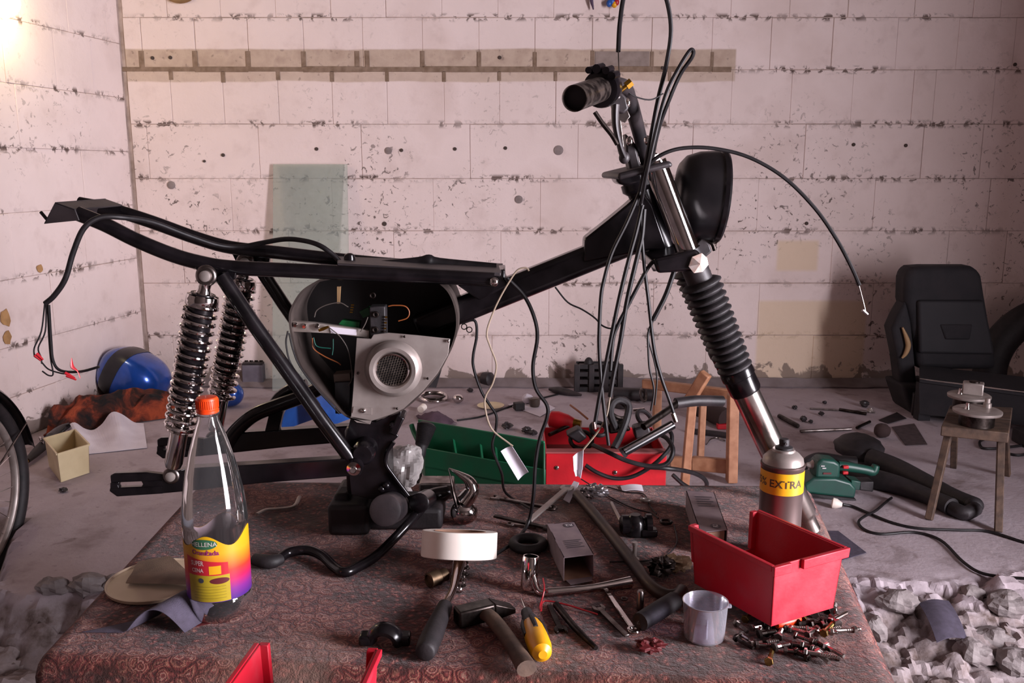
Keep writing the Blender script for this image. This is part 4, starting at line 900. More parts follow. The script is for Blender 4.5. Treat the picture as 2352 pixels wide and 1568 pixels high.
BL = {(1765,1528): 'bolt lying nearest the camera, apart from the heap', (1722,1486): 'bolt with large pale head at the front left of the heap', (1688,1476): 'bolt on the left fringe of the heap, lying nearest the cup base',
      (1690,1442): 'uppermost bolt on the left fringe of the heap, beside the cup', (1876,1505): 'bolt pointing at the camera at the front right of the heap', (1846,1510): 'frontmost bolt in the middle right of the heap',
      (1921,1428): 'outermost bolt at the right end of the heap', (1925,1446): 'lowest bolt at the right end of the heap', (1912,1410): 'bolt with shiny head under the bin corner at the far right', (1884,1406): 'bolt tucked closest under the right bin face',
      (1895,1490): 'bolt slanting alone at the lower right of the heap', (1800,1500): 'bolt lying level at the front middle of the heap'}
spots = [(1690,1442,-1.2,0),(1700,1462,-1.1,3),(1725,1448,0.4,1),(1740,1470,0.2,2),(1722,1486,0.25,4),(1760,1462,1.2,5),(1786,1478,1.1,6),(1765,1528,1.15,7),(1812,1450,-0.6,8),(1824,1470,-0.7,9),(1812,1486,-0.35,10),(1838,1488,-0.5,0),
         (1850,1456,-0.2,1),(1868,1480,-0.9,2),(1876,1505,-1.3,11),(1846,1510,-0.4,4),(1860,1440,0.3,5),(1885,1444,0.1,6),(1890,1468,0.9,7),(1872,1420,1.4,8),(1884,1406,1.5,9),(1898,1416,1.0,10),(1912,1410,1.1,11),(1921,1428,1.3,0),
         (1905,1440,0.6,3),(1830,1440,0.2,2),(1798,1446,0.0,4),(1780,1440,0.5,1),(1752,1438,0.1,6),(1710,1430,0.9,7),(1735,1492,-0.1,9),(1756,1485,0.8,10),(1800,1500,-0.2,3),(1775,1500,0.4,0),(1825,1500,-1.0,5),(1895,1490,-1.1,8),
         (1852,1470,0.7,9),(1872,1460,0.4,4),(1742,1455,-0.6,11),(1688,1476,-1.0,10),(1912,1455,0.2,1),(1842,1428,1.0,7),(1925,1446,1.7,6),(1862,1495,-0.7,3)]
for i, (x, y, a, kx) in enumerate(spots): put_bolt(x, y, a, kx, 0.0 if i % 3 else 0.004, random.uniform(-0.06, 0.06))

# ---- hammer
hr = thing('hammer', T(1140, 1440), 'old hammer with dark wooden handle lying on the carpet', 'hammer')
h0, h1 = T(1048, 1418, 0.016), T(1178, 1386, 0.016)
MB().bar(h0, h0.lerp(h1, 0.62), 0.026, 0.026).build('head', M_darksteel, hr, bevel=0.003)
a_ = h0.lerp(h1, 0.62); u_, v_ = frame_for(h1-h0)
MB().hexa([a_+u_*x+v_*y for x, y in ((-.013, -.013), (.013, -.013), (.013, .013), (-.013, .013))], [h1+u_*x+v_*y for x, y in ((-.011, -.011), (.011, -.011), (.011, -.003), (-.011, -.003))]).build('peen', M_darksteel, hr, bevel=0.002)
MB().tube([h0.lerp(h1, 0.42), T(1130, 1420, 0.017), T(1175, 1478, 0.014), T(1210, 1535, 0.014)], [0.0105, 0.0115, 0.0115, 0.014], 14, 4, flat=0.85).build('handle', M_oldwood, hr)
# ---- ratchet with grip
rt = thing('ratchet', T(1010, 1420), 'chrome ratchet with black rubber grip under the tape roll', 'ratchet')
g0, g1 = T(975, 1500, 0.0155), T(1022, 1392, 0.016)
MB().tube([g0, g0.lerp(g1, 0.05), g0.lerp(g1, 0.35), g0.lerp(g1, 0.7), g1], [0.009, 0.0145, 0.0155, 0.0135, 0.0115], 18, 4).build('grip', M_blackmatte, rt)
MB().tube([g1, T(1040, 1355, 0.014), T(1048, 1320, 0.014), T(1054, 1294, 0.014)], [0.007, 0.0062, 0.009, 0.011], 14, 4).build('shaft', M_chrome, rt)
MB().lathe(T(1056, 1288, 0.003), Z3, [(0.012, 0), (0.014, 0.002), (0.014, 0.006), (0.012, 0.008)], 24).build('head', M_chrome, rt)
so0, so1 = T(984, 1333, 0.013), T(1024, 1318, 0.013)
tag(MB().lathe(so0, so1-so0, [(0.0085, 0.003), (0.0095, 0), (0.0125, 0.001), (0.0128, 0.02), (0.0105, 0.022), (0.0105, (so1-so0).length)], 20).build('socket', mat('rusty_socket', '#6b5946', 0.5, 0.9, col2='#3d2f24', nscale=50)), 'short rusty socket lying left of the ratchet', 'socket')
ch = thing('drive_chain', T(1082, 1310), 'short piece of dark chain beside the ratchet shaft', 'chain')
for i in range(9):
    c = T(1058+i*1.5+(i % 3)*2, 1352-i*7, 0.006); MB().torus(c, V(random.uniform(-.3, .3), 0.2, 1) if i % 2 else V(1, 0.1, 0.2), 0.0048, 0.0016, 14, 6, flat=1).build('link', M_chrome if i % 3 == 0 else M_darksteel, ch)
# ---- screwdriver
sd0, sd1 = T(1197, 1374, 0.012), T(1241, 1488, 0.0165); sv = thing('screwdriver', sd1, 'stubby screwdriver with yellow and black handle beside the hammer', 'screwdriver')
dd = (sd1-sd0); LL = dd.length
MB().lathe(sd0, dd, [(0.0012, 0), (0.0022, 0.004), (0.0022, LL*0.32)], 10).build('blade', M_chrome, sv)
MB().lathe(sd0, dd, [(0.006, LL*0.27), (0.0085, LL*0.30), (0.0085, LL*0.36), (0.0115, LL*0.45), (0.0135, LL*0.62), (0.013, LL*0.66)], 20).build('collar', M_blackmatte, sv)
MB().lathe(sd0, dd, [(0.0125, LL*0.55), (0.0155, LL*0.66), (0.0165, LL*0.82), (0.0165, LL*0.98), (0.0135, LL*1.08), (0.006, LL*1.12)], 24).build('handle', M_yellow, sv)
for i in range(5):
    an = i*2*math.pi/5+1.57; u_, v_ = frame_for(dd); d_ = u_*math.cos(an)+v_*math.sin(an)
    MB().tube([sd0+dd*0.52+d_*0.0118, sd0+dd*0.66+d_*0.0146, sd0+dd*0.80+d_*0.0150], [0.003, 0.004, 0.0035], 8, 3).build('grip_panel', M_blackmatte, sv)
# ---- tape roll, tilted on the ratchet head
tc_ = P(1055, 1249, 1.366); tilt = Matrix.Rotation(math.radians(-20), 3, 'X') @ Matrix.Rotation(math.radians(2), 3, 'Y')
tax = tilt @ Z3; hgt = 0.042; tr_ = 0.0620
tp = thing('tape_roll', tc_, 'wide white masking tape roll tilted on the ratchet', 'tape')
MB().lathe(tc_-tax*hgt/2, tax, [(tr_-0.001, 0), (tr_, 0.001), (tr_, hgt-0.001), (tr_-0.001, hgt), (tr_-0.0015, hgt), (0.043, hgt-0.0005), (0.043, 0.0005), (tr_-0.001, 0)], 56, cap0=False, cap1=False).build('tape', M_white, tp, ang=30)
MB().lathe(tc_-tax*hgt/2, tax, [(0.0428, 0), (0.0428, hgt), (0.0412, hgt), (0.0412, 0), (0.0428, 0)], 48, cap0=False, cap1=False).build('core', M_card, tp, ang=30)
# ---- black clamp (near left of ratchet)
cl = thing('handlebar_clamp', T(885, 1470), 'glossy black half-round clamp lying left of the ratchet', 'clamp')
cA = T(885, 1478, 0.002)
MB().torus(cA+V(0, 0, 0.004), V(0.15, 1, 0.1), 0.020, 0.0085, 20, 10, 0.0, math.pi, flat=1.6, start=V(0, 0, 1)).build('arch', M_black, cl)
for sx in (-1, 1): MB().box(cA+V(sx*0.027, 0.0, 0.0085), (0.018, 0.022, 0.015)).build('foot', M_black, cl, bevel=0.003)
# ---- sandpaper on the table
def sheet_on(pts, h, th, m, name, bendf=None, nu=10, nv=8, T_=T):
    q = [T_(x, y, 0) for x, y in pts]
    def f(u, v):
        p = (q[0].lerp(q[1], u)).lerp(q[3].lerp(q[2], u), v); return p + Z3*(h+(bendf(u, v) if bendf else 0))
    return MB().sheet(f, nu, nv, th).build(name, m)
sA, sB = T(190, 1454), T(424, 1456)
tag(MB().sheet(lambda u, v: sA.lerp(sB, u)+V(0.03*v, 0.062*v*(0.25+0.75*min(1, u*1.8)), 0.002+0.036*(math.sin((u-0.42)/0.58*math.pi) if u > 0.42 else 0)), 30, 6, 0.001).build('sandpaper', M_sand), 'curled blue-grey sandpaper strip near the left table corner', 'sandpaper')
pc = T(362, 1337, 0.002)
pl_ = thing('shallow_plate', pc, 'round beige plastic plate behind the drink bottle', 'plate')
MB().lathe(pc, Z3, [(0.074, 0), (0.0775, 0.001), (0.0785, 0.006), (0.0765, 0.0065), (0.0745, 0.004), (0.0, 0.003)], 48, cap1=False).build('disc', mat('beige_lid', '#cbb59c', 0.5, col2='#bba48b', nscale=9), pl_)
tag(sheet_on([(290, 1352), (318, 1303), (392, 1296), (470, 1368)], 0.010, 0.001, mat('tan_sandpaper', '#8a7360', 0.85, col2='#6d5a4b', nscale=20, bump=0.4, bscale=800), 'sandpaper', lambda u, v: 0.009*v*(1-0.4*u)+0.001*math.sin(9*u), 12, 12), 'folded tan sandpaper sheet resting on the round beige plate', 'sandpaper')

# ---- cardboard boxes
def carton(tops, h, label, openf):
    q = [T(x, y, h) for x, y in tops]      # far left, far right, near right, near left
    b = thing('cardboard_carton', V((q[0].x+q[2].x)/2, (q[0].y+q[2].y)/2, TZ), label, 'carton', 'small grey cartons on the carpet')
    t = 0.0012; dn = V(0, 0, -(h-0.001))
    MB().prism(q, (0, 0, -t)).build('top_panel', M_cardp, b)
    MB().prism([v+dn for v in q], (0, 0, t)).build('bottom_panel', M_card, b)
    for i, j in ((0, 3), (1, 2), (0, 1)):
        m = MB(); inn = ((q[0]+q[1]+q[2]+q[3])/4-(q[i]+q[j])/2).normalized()*t; w_ = [q[i], q[j], q[j]+dn, q[i]+dn]
        m.hexa(w_, [v+inn for v in w_]); m.build('side_panel', M_cardp, b)
    return b, q
b1, q1 = carton([(1257, 1203), (1320, 1198), (1364, 1272), (1295, 1280)], 0.042, 'open small carton lying between tape roll and long pipe', True)
dn1 = V(0, 0, -0.041)
fl0 = q1[3]+dn1; fl1 = q1[2]+dn1; out_ = V(0.0, -1, 0)*0.022
MB().prism([fl0+V(0.004, 0, 0.001), fl1+V(-0.002, 0, 0.001), fl1+out_+V(-0.004, 0, 0.004), fl0+out_+V(0.010, 0, 0.004)], (0, 0, 0.0008)).build('flap', M_cardp, b1)
b2, q2 = carton([(1576, 1126), (1640, 1130), (1671, 1216), (1608, 1222)], 0.040, 'small carton at the back of the table beside the spray can', True)
m_ = MB(); w_ = [q2[3]+V(0.004, .004, -0.004), q2[2]+V(-0.004, .004, -0.004), q2[2]+V(-0.004, .004, -0.038), q2[3]+V(0.004, .004, -0.038)]
m_.hexa(w_, [v+V(0, 0.002, 0) for v in w_]); m_.build('end_flap', M_card, b2)
M_print = mat('dark_print', '#4a4148', 0.6); M_lite = mat('light_print', '#cfc6c8', 0.6)
def on_top(q, u, v, x, y, h=0.0006):
    a = (q[0].lerp(q[1], u)).lerp(q[3].lerp(q[2], u), v); ex = (q[1]-q[0]).normalized(); ey = (q[0]-q[3]).normalized(); return a+ex*x+ey*y+V(0, 0, h)
for (bb, qq, v_, rot) in ((b1, q1, 0.10, math.pi), (b2, q2, 0.90, math.pi/2)):
    n = 20; MB().add([on_top(qq, 0.72 if bb is b1 else 0.62, v_, 0, 0)]+[on_top(qq, 0.72 if bb is b1 else 0.62, v_, 0.0095*math.cos(i*2*math.pi/n), 0.0095*math.sin(i*2*math.pi/n)) for i in range(n)], [(0, 1+i, 1+(i+1) % n) for i in range(n)]).build('round_mark', M_print, bb, recalc=False)
    text_mb('R2', 0.012, lambda x, y: on_top(qq, 0.72 if bb is b1 else 0.62, v_, x*math.cos(rot)-y*math.sin(rot), x*math.sin(rot)+y*math.cos(rot), 0.0009), bold=0.0003).build('mark_letters', M_lite, bb, smooth=False, recalc=False)
    for j in range(5):
        vv_ = 0.55+0.05*j if bb is b1 else 0.15+0.06*j
        MB().add([on_top(qq, 0.25, vv_, 0, 0), on_top(qq, 0.85-0.1*(j % 2), vv_, 0, 0), on_top(qq, 0.85-0.1*(j % 2), vv_+0.02, 0, 0), on_top(qq, 0.25, vv_+0.02, 0, 0)], [(0, 1, 2, 3)]).build('print_line', M_print, bb, recalc=False)

# ---- spanners and other hand tools
def spanner(a, b, wd, label, ring_end=True, open_end=True, m=M_steel, h=0.0035, dh=(0, 0)):
    A, B = T(*a, h+dh[0]), T(*b, h+dh[1]); d = (B-A); L = d.length; d.normalize(); s = V(-d.y, d.x, 0); up = d.cross(s)*(1 if d.cross(s).z > 0 else -1); th = V(0, 0, 0.0045)
    t = thing('spanner', (A+B)/2-V(0, 0, h), label, 'spanner', 'spanners strewn on the carpet')
    a1 = A+d*(wd*1.3 if open_end else 0); b1 = B-d*(wd*0.9 if ring_end else 0)
    MB().bar(a1, b1, wd*0.9, 0.0042).build('shank', m, t, bevel=0.001)
    if open_end:
        w = wd*1.05; pts = [A+d*(w*1.6)+s*(w*0.5), A+d*(w*1.0)+s*w, A+d*(w*0.2)+s*(w*1.05), A-d*(w*0.35)+s*(w*0.85), A-d*(w*0.2)+s*(w*0.5), A+d*(w*0.55)+s*(w*0.45), A+d*(w*0.55)-s*(w*0.45), A-d*(w*0.2)-s*(w*0.5), A-d*(w*0.35)-s*(w*0.85), A+d*(w*0.2)-s*(w*1.05), A+d*(w*1.0)-s*w, A+d*(w*1.6)-s*(w*0.5)]
        c_ = [pts[0], pts[1], pts[2], pts[3], pts[4], pts[5]]; c2 = [pts[6], pts[7], pts[8], pts[9], pts[10], pts[11]]
        mm = MB(); mm.prism([p-th/2 for p in c_], th); mm.prism([p-th/2 for p in c2], th); mm.prism([p-th/2 for p in (pts[0], pts[5], pts[6], pts[11])], th); mm.build('jaw', m, t, bevel=0.0006)
    if ring_end: MB().torus(B, up, wd*0.75, wd*0.36, 20, 8, flat=0.8).build('ring', m, t)
    return t
spanner((1133, 1141), (1268, 1166), 0.010, 'combination spanner lying farthest back below the hanging paper tag')
spanner((1135, 1184), (1262, 1213), 0.012, 'wide flat spanner lying behind the open carton', True, False, M_darksteel, dh=(0.012, 0.004))
spanner((1168, 1203), (1232, 1210), 0.008, 'short open-ended spanner half hidden under the wide spanner', False, True)
spanner((1305, 1118), (1215, 1196), 0.013, 'flat bar spanner slanting across the other spanners', False, True, M_alu, dh=(0.010, 0.010))
spanner((1392, 1356), (1455, 1446), 0.009, 'shiny ring spanner below the chrome wheel brace', True, False, M_chrome)
spanner((1372, 1393), (1440, 1460), 0.009, 'dull thin spanner left of the shiny ring spanner', False, True)
spanner((1290, 1450), (1262, 1390), 0.009, 'small open-ended spanner beside the long punch', False, True, M_darksteel)
tag(MB().tube([T(1277, 1388, 0.006), T(1320, 1440, 0.005), T(1369, 1488, 0.004)], [0.0055, 0.005, 0.0035], 10, 3).build('punch', M_darksteel), 'long dark steel punch lying in front of the chrome brace', 'punch')
# wheel brace
wb = thing('wheel_brace', T(1225, 1350), 'chrome wheel brace with an upright socket end', 'wheel brace')
s0 = T(1214, 1352, 0.004); s1 = s0+V(0.004, 0.008, 0.052)
MB().lathe(s0, s1-s0, [(0.0115, 0), (0.0135, 0.004), (0.0135, 0.05), (0.0125, 0.053), (0.0108, 0.053), (0.0105, 0.030), (0.0, 0.030)], 24, cap1=False).build('socket_tube', M_chrome, wb, ang=45)
MB().tube([s0+V(0.004, 0, 0.03), T(1236, 1356, 0.008), T(1262, 1360, 0.007)], 0.0062, 12, 4).build('elbow', M_chrome, wb)
MB().tube([T(1258, 1360, 0.008), T(1360, 1350, 0.010), T(1448, 1336, 0.010)], [0.0075, 0.0065, 0.0095], 12, 4).build('bar', M_chrome, wb)
tag(MB().tube([T(1247, 1328, 0.02), T(1250, 1350, 0.022), T(1246, 1372, 0.012), T(1240, 1392, 0.006), T(1243, 1402, 0.005), T(1250, 1380, 0.006), T(1300, 1388, 0.006), T(1345, 1402, 0.004), T(1372, 1410, 0.004)], 0.0013, 7, 5).build('red_wire', M_redwire), 'thin red wire tangled over the wheel brace', 'wire')
# bent black bar
bb_ = [T(1326, 1136, 0.011), T(1385, 1205, 0.011), T(1452, 1290, 0.011), T(1492, 1342, 0.011), T(1528, 1366, 0.011), T(1556, 1366, 0.013), T(1566, 1356, 0.014), T(1550, 1378, 0.0150), T(1512, 1402, 0.0152), T(1470, 1428, 0.0152)]
hb2 = thing('bent_handlebar', T(1450, 1290), 'bent rusty black handlebar lying between the cartons', 'handlebar')
MB().tube(bb_, 0.0105, 14, 5).build('tube', mat('rusty_black_tube', '#2a2220', 0.45, 0.4, col2='#3f2d24', nscale=30), hb2)
MB().tube(bb_[-3:], [0.0135, 0.0142, 0.0135], 14, 3).build('rubber_grip', M_blackmatte, hb2)
# black carburettor-like lump
cb = thing('carburettor', T(1458, 1225), 'oily black carburettor with a steel rod on the carpet', 'engine part')
cbp = T(1458, 1228, 0)
MB().lathe(cbp+V(-0.028, 0, 0.020), X3, [(0.012, 0), (0.018, 0.004), (0.018, 0.016), (0.014, 0.02), (0.014, 0.045), (0.020, 0.048), (0.020, 0.058)], 20).build('throat', M_black, cb)
MB().lathe(cbp+V(0, 0, 0), Z3, [(0.014, 0), (0.020, 0.004), (0.020, 0.026), (0.015, 0.034), (0.009, 0.04)], 20).build('float_bowl', M_black, cb)
MB().tube([cbp+V(0, 0.0, 0.03), T(1425, 1195, 0.022), T(1404, 1155, 0.012)], 0.0038, 10).build('rod', M_alu, cb)
MB().box(cbp+V(0.024, -0.01, 0.010), (0.03, 0.02, 0.014)).build('lug', M_black, cb, bevel=0.003)
tag(MB().lathe(T(1457, 1290, 0), Z3, [(0.0085, 0), (0.0085, 0.006), (0.0035, 0.0065), (0.0035, 0.030), (0.0048, 0.031), (0.0048, 0.036)], 12).build('machine_screw', M_alu), 'pale machine screw standing on its head near the handlebar', 'screw')
tag(MB().lathe(T(1470, 1400, 0), Z3, [(0.0055, 0.0), (0.0055, 0.030), (0.004, 0.032)], 12).build('steel_pin', M_steel), 'small upright steel pin beside the rubber grip', 'pin')
tag(MB().torus(T(1434, 1374, 0.0018), Z3, 0.0045, 0.0014, 18, 8).build('spring_washer', M_steel), 'small steel washer below the wheel brace', 'washer')
tag(MB().torus(T(1530, 1198, 0.003), Z3, 0.010, 0.0026, 20, 8).build('large_washer', M_darksteel), 'large dull washer right of the carburettor', 'washer')
tag(MB().torus(T(1484, 1148, 0.0045), V(0.1, 0.2, 1), 0.011, 0.0022, 20, 8, flat=1.4).build('ring_nut', M_alu), 'pale ring nut at the far table edge', 'ring')
# crumpled foil and other bits
def crumple(name, px, py, rx, ry, rz, m, label, cat, amp=0.55, fq=3.5, seed=1.0, n=22, mm=14, T_=T):
    c = T_(px, py, 0); mb = MB().ball(V(0, 0, 0), rx, ry, rz, n, mm, amp=amp, fq=fq, seed=seed); lo = min(v.z for v in mb.v)
    mb.v = [v+c-V(0, 0, lo-0.0005) for v in mb.v]; return tag(mb.build(name, m, smooth=False), label, cat)
crumple('foil_scrap', 1365, 1145, 0.026, 0.022, 0.012, mat('silver_foil', '#b8b4b8', 0.22, 0.9), 'crumpled silver foil scrap near the far table edge', 'foil')
crumple('gasket_lump', 1545, 1310, 0.030, 0.022, 0.010, mat('pale_gasket', '#9a8468', 0.7, col2='#6b5640', nscale=60), 'crumpled pale gasket scrap left of the red bin', 'scrap', 0.6, 4.5, 5.0)
crumple('rubber_scrap', 1520, 1325, 0.020, 0.018, 0.014, M_darksteel, 'dark lump of oily scrap beside the pale gasket', 'scrap', 0.7, 4.0, 8.0)
crumple('red_scrap', 1495, 1497, 0.020, 0.012, 0.008, mat('dark_red_plastic', '#5a1418', 0.5), 'dark red plastic scrap at the front of the table', 'scrap', 0.7, 3.2, 11.0)
rr = thing('rubber_ring', T(1215, 1247), 'thick black rubber ring behind the wheel brace', 'ring')
MB().torus(T(1213, 1248, 0.010), Z3, 0.026, 0.009, 28, 10).build('ring', M_blackmatte, rr)
tag(sheet_on([(1425, 1118), (1474, 1116), (1478, 1130), (1430, 1130)], 0.002, 0.0008, M_paper, 'paper_scrap', lambda u, v: 0.003*math.sin(3*u)), 'white paper scrap at the far table edge', 'paper')
tag(sheet_on([(1318, 1116), (1330, 1120), (1308, 1158), (1294, 1150)], 0.003, 0.0015, M_paper, 'white_strip', lambda u, v: 0.008*(1-v)), 'bent white plastic strip below the hanging tags', 'strip')
# plastic bag and chrome horn behind the cradle
pb = P(932, 1072, 1.70); mb = MB().ball(V(0, 0, 0), 0.043, 0.03, 0.050, 40, 30, amp=0.30, fq=1.5, seed=4.0)
mb.v = [V(v.x*(0.80+3.0*v.z), v.y, v.z)+v.normalized()*(0.0045*mnoise.noise(v*75)+0.0025*mnoise.noise(v*190)) for v in mb.v]
mb.v = [v+V(pb.x+v.z*0.12, pb.y, pb.z) for v in mb.v]; lo = min(v.z for v in mb.v); mb.v = [v-V(0, 0, (v.z-TZ)*0.0 + 0) for v in mb.v]
for i, v in enumerate(mb.v):
    if v.z < TZ+0.06: mb.v[i] = V(v.x, v.y, max(v.z, TZ+0.001))
cb_ = T(918, 1142, 0.001); mb2 = MB().ball(V(cb_.x, 1.70, TZ+0.026), 0.026, 0.02, 0.0255, 20, 12, amp=0.3, fq=3.0, seed=2)
bagm = MB(); bagm.add(mb.v, mb.f); bagm.add(mb2.v, mb2.f)
tag(bagm.build('plastic_bag', M_bag, ang=12), 'crumpled translucent plastic bag behind the black engine cradle', 'bag')
hn = thing('chrome_horn', T(1062, 1172), 'curved chrome fitting with pointed fin right of the footrest', 'fitting')
hb0 = T(1066, 1176, 0.024)
MB().ball(hb0, 0.026, 0.024, 0.0235, 24, 16).build('bulb', M_chrome, hn)
q_ = [P(1068, 1150, hb0.y), P(1084, 1125, hb0.y), P(1078, 1105, hb0.y), P(1058, 1090, hb0.y), P(1031, 1075, hb0.y)]
MB().tube(q_, [0.021, 0.017, 0.0125, 0.007, 0.0012], 18, 5, flat=0.8).build('fin', M_chrome, hn)
q_ = [P(1052, 1165, hb0.y-.005), P(1042, 1130, hb0.y-.005), P(1036, 1100, hb0.y), P(1030, 1076, hb0.y)]
MB().tube(q_, [0.010, 0.007, 0.004, 0.001], 12, 4, flat=0.5).build('inner_edge', M_darksteel, hn)
# little bent bracket left of the cradle
bk = [T(590, 1180, 0.004), T(612, 1170, 0.004), T(640, 1168, 0.004), T(675, 1162, 0.004), T(688, 1140, 0.009)]
tag(MB().tube(bk, 0.0042, 8, 4, flat=0.6).build('bent_bracket', M_alu), 'thin bent metal bracket lying below the swing arm', 'bracket')
# dark cord ends on the far part of the carpet
for l, lb in (([(1335, 1100), (1400, 1140), (1450, 1165), (1495, 1178), (1512, 1190)], 'thin black wire crossing the carpet behind the carburettor'), ([(1395, 1118), (1440, 1130), (1478, 1134), (1492, 1160), (1508, 1180)], 'thin black wire running along the far table edge'), ([(1400, 1290), (1480, 1288), (1530, 1275), (1555, 1245), (1548, 1205)], 'thin black wire curving left of the red bin')):
    tag(MB().tube([T(x, y, 0.002) for x, y in l], 0.0013, 7, 6).build('thin_wire', M_wire), lb, 'wire', 'thin wires on the carpet')
tag(sheet_on([(430, 1420), (470, 1412), (520, 1425), (450, 1440)], 0.0008, 0.0005, mat('red_smear', '#6d2424', 0.7), 'red_tape_scrap'), 'dull red scrap of tape in front of the bottle', 'tape')
# ------------------------------------------------------------------ things on the floor and along the walls
def Gp(px, py, h=0.0): return G(px, py, h)
# ---- lamp on the left wall, in the upper left corner of the frame
lc = lwall_hit(6, 3, 0.085)
lp_ = thing('wall_lamp', lc-LN*0.08, 'glowing round wall lamp in the top left corner', 'lamp')
MB().lathe(lc-LN*0.085, LN, [(0.05, 0), (0.055, 0.006), (0.055, 0.02), (0.040, 0.026), (0.036, 0.035)], 24).build('base', M_white, lp_)
MB().ball(lc, 0.058, n=24, m=16).build('globe', mat('lit_glass', '#ffe9b0', 0.4, emit=30.0, col2='#ffe6a8'), lp_)
# ---- things hanging at the top
ck = P(408, -48, WD-0.035)
tag(MB().lathe(ck+V(0, 0.03, 0), (0, -1, 0), [(0.085, 0), (0.098, 0.004), (0.102, 0.014), (0.094, 0.022), (0.07, 0.024)], 40).build('wooden_plate', mat('brown_wood_disc', '#8a6a45', 0.6, col2='#6d5032', nscale=20)), 'round brown wooden plate hanging at the top of the wall', 'plate')
hk = thing('plug_cluster', P(1410, -60, WD-0.03), 'small cluster of coloured plugs hanging on the wall', 'plugs')
for (x, y, m) in ((1399, 8, M_bluep), (1411, 10, M_yellow), (1416, 5, M_redwire), (1406, 3, M_bluep)): MB().ball(P(x, y, WD-0.03), 0.013, 0.012, 0.016, 10, 8).build('plug', m, hk)
MB().tube(PP([(1408, -90), (1406, 2)], WD-0.03), 0.004, 8).build('cord', M_wire, hk)
tag(MB().tube(PP([(1362, -90), (1358, -10), (1363, 22)], WD-0.025), [0.004, 0.009, 0.003], 8, 4).build('hanging_brush', mat('violet_dark', '#4a3550', 0.6)), 'dark violet brush hanging beside the coloured plugs', 'brush')
# ---- sheet of glass leaning on the wall
ga_, gb_ = P(628, 377, WD-0.02), P(798, 377, WD-0.02); gf0, gf1 = G(606, 893, 0.0), G(800, 893, 0.0)
gl0 = [ga_, gb_, V(gb_.x+0.0, WD-0.13, 0.004), V(ga_.x-0.03, WD-0.13, 0.004)]
tag(MB().hexa(gl0, [v-V(0, 0.004, 0) for v in gl0]).build('glass_pane', M_glass, smooth=False), 'dusty greenish glass pane leaning on the back wall', 'glass pane')
# ---- blue tank in the corner
bt = P(308, 866, 3.95); ft = thing('fuel_tank', V(bt.x, 3.95, 0), 'metallic blue fuel tank with black stripe in the corner', 'fuel tank')
R_ = Matrix.Rotation(math.radians(28), 3, 'Y') @ Matrix.Rotation(math.radians(-12), 3, 'Z')
def tank(a0, a1, inf):
    def f(u, v):
        t = a0+(a1-a0)*u; ph = v*2*math.pi
        r = (1-abs(t)**2.6)**0.5 if abs(t) < 1 else 0
        y = math.copysign(abs(math.cos(ph))**0.75, math.cos(ph)); z = math.copysign(abs(math.sin(ph))**0.75, math.sin(ph))
        return bt + R_ @ V(t*0.165, y*r*0.135*inf, z*r*0.122*inf)
    return MB().grid(f, 20, 32)
tank(-0.999, 0.999, 1.0).build('shell', M_blue, ft, ang=70)
tank(-0.52, -0.08, 1.012).build('stripe', mat('black_stripe', '#0e0f16', 0.3), ft, ang=70)
tag(MB().tube(PP([(247, 770), (253, 822)], 4.0), 0.004, 8).build('thin_rod', M_darksteel), 'thin dark rod standing behind the blue tank', 'rod')
c = G(520, 942); tag(MB().ball(c+V(0, 0.06, 0.058), 0.062, 0.055, 0.0575, 18, 12).build('blue_cover', M_blue), 'round blue metal cover behind the rear spring', 'cover')  # rounded blue metal cover on the floor
bf = thing('blue_mudguard', G(705, 1010), 'bright blue plastic mudguard lying behind the swing arm', 'mudguard')
def mg(u, v):
    a = math.pi*(0.06+0.88*u); p = G(690, 1008); return V(p.x+0.11*v, p.y, 0.006)+V(-0.075*math.cos(a), 0.22*v, 0.155*math.sin(a)*(1-0.15*v))
MB().sheet(mg, 16, 8, 0.004).build('shell', M_bluep, bf)
# ---- grey box against the wall
gbx = thing('battery_case', G(577, 890), 'small grey battery case against the back wall', 'battery')
c = G(577, 892); MB().box(c+V(0, 0.09, 0.055), (0.105, 0.12, 0.11)).build('case', M_grey, gbx, bevel=0.006)
MB().box(c+V(0, 0.09, 0.114), (0.10, 0.115, 0.012)).build('lid', M_dust, gbx, bevel=0.003)
for i in range(4): MB().lathe(c+V(-0.036+i*0.024, 0.07, 0.118), Z3, [(0.008, 0), (0.008, 0.008)], 12).build('stopper', M_darksteel, gbx)
c = G(611, 878); tag(MB().box(c+V(0, 0.04, 0.026), (0.04, 0.05, 0.05)).build('tin_box', mat('rust_tin', '#5d4a42', 0.7)), 'small rusty tin beside the grey battery case', 'tin')
# ---- orange and black rag, paper, cream box, dark rod
def rag(u, v):
    p = G(100+u*318, 1002-u*45, 0); h = math.sin(math.pi*min(1, v*1.05))*(0.12*(0.35+0.65*math.sin(math.pi*(0.12+0.8*u))))
    n = mnoise.noise(V(u*6, v*4, 2))*0.045+mnoise.noise(V(u*13, v*9, 5))*0.02
    return V(p.x, p.y+v*0.20, 0.004+max(0, h+n*(1 if 0.05 < v < 0.95 else 0)))
g = NT('orange_black_cloth'); oc = g.n('TexCoord').outputs['Object']
cc_ = g.ramp(g.noise(oc, 11, 4, 0.6, 0.7), [(0.36, '#120d0f'), (0.46, '#3a1a12'), (0.54, '#6d2c1b'), (0.66, '#9a4326'), (0.8, '#1a1213')])
g.set(g.b.inputs['Base Color'], cc_); g.b.inputs['Roughness'].default_value = 0.95; g.bump(g.noise(oc, 90, 3), 0.5)
tag(MB().sheet(rag, 40, 18, 0.006).build('rag', g.m, ang=60), 'crumpled orange and black cloth along the left wall', 'cloth')
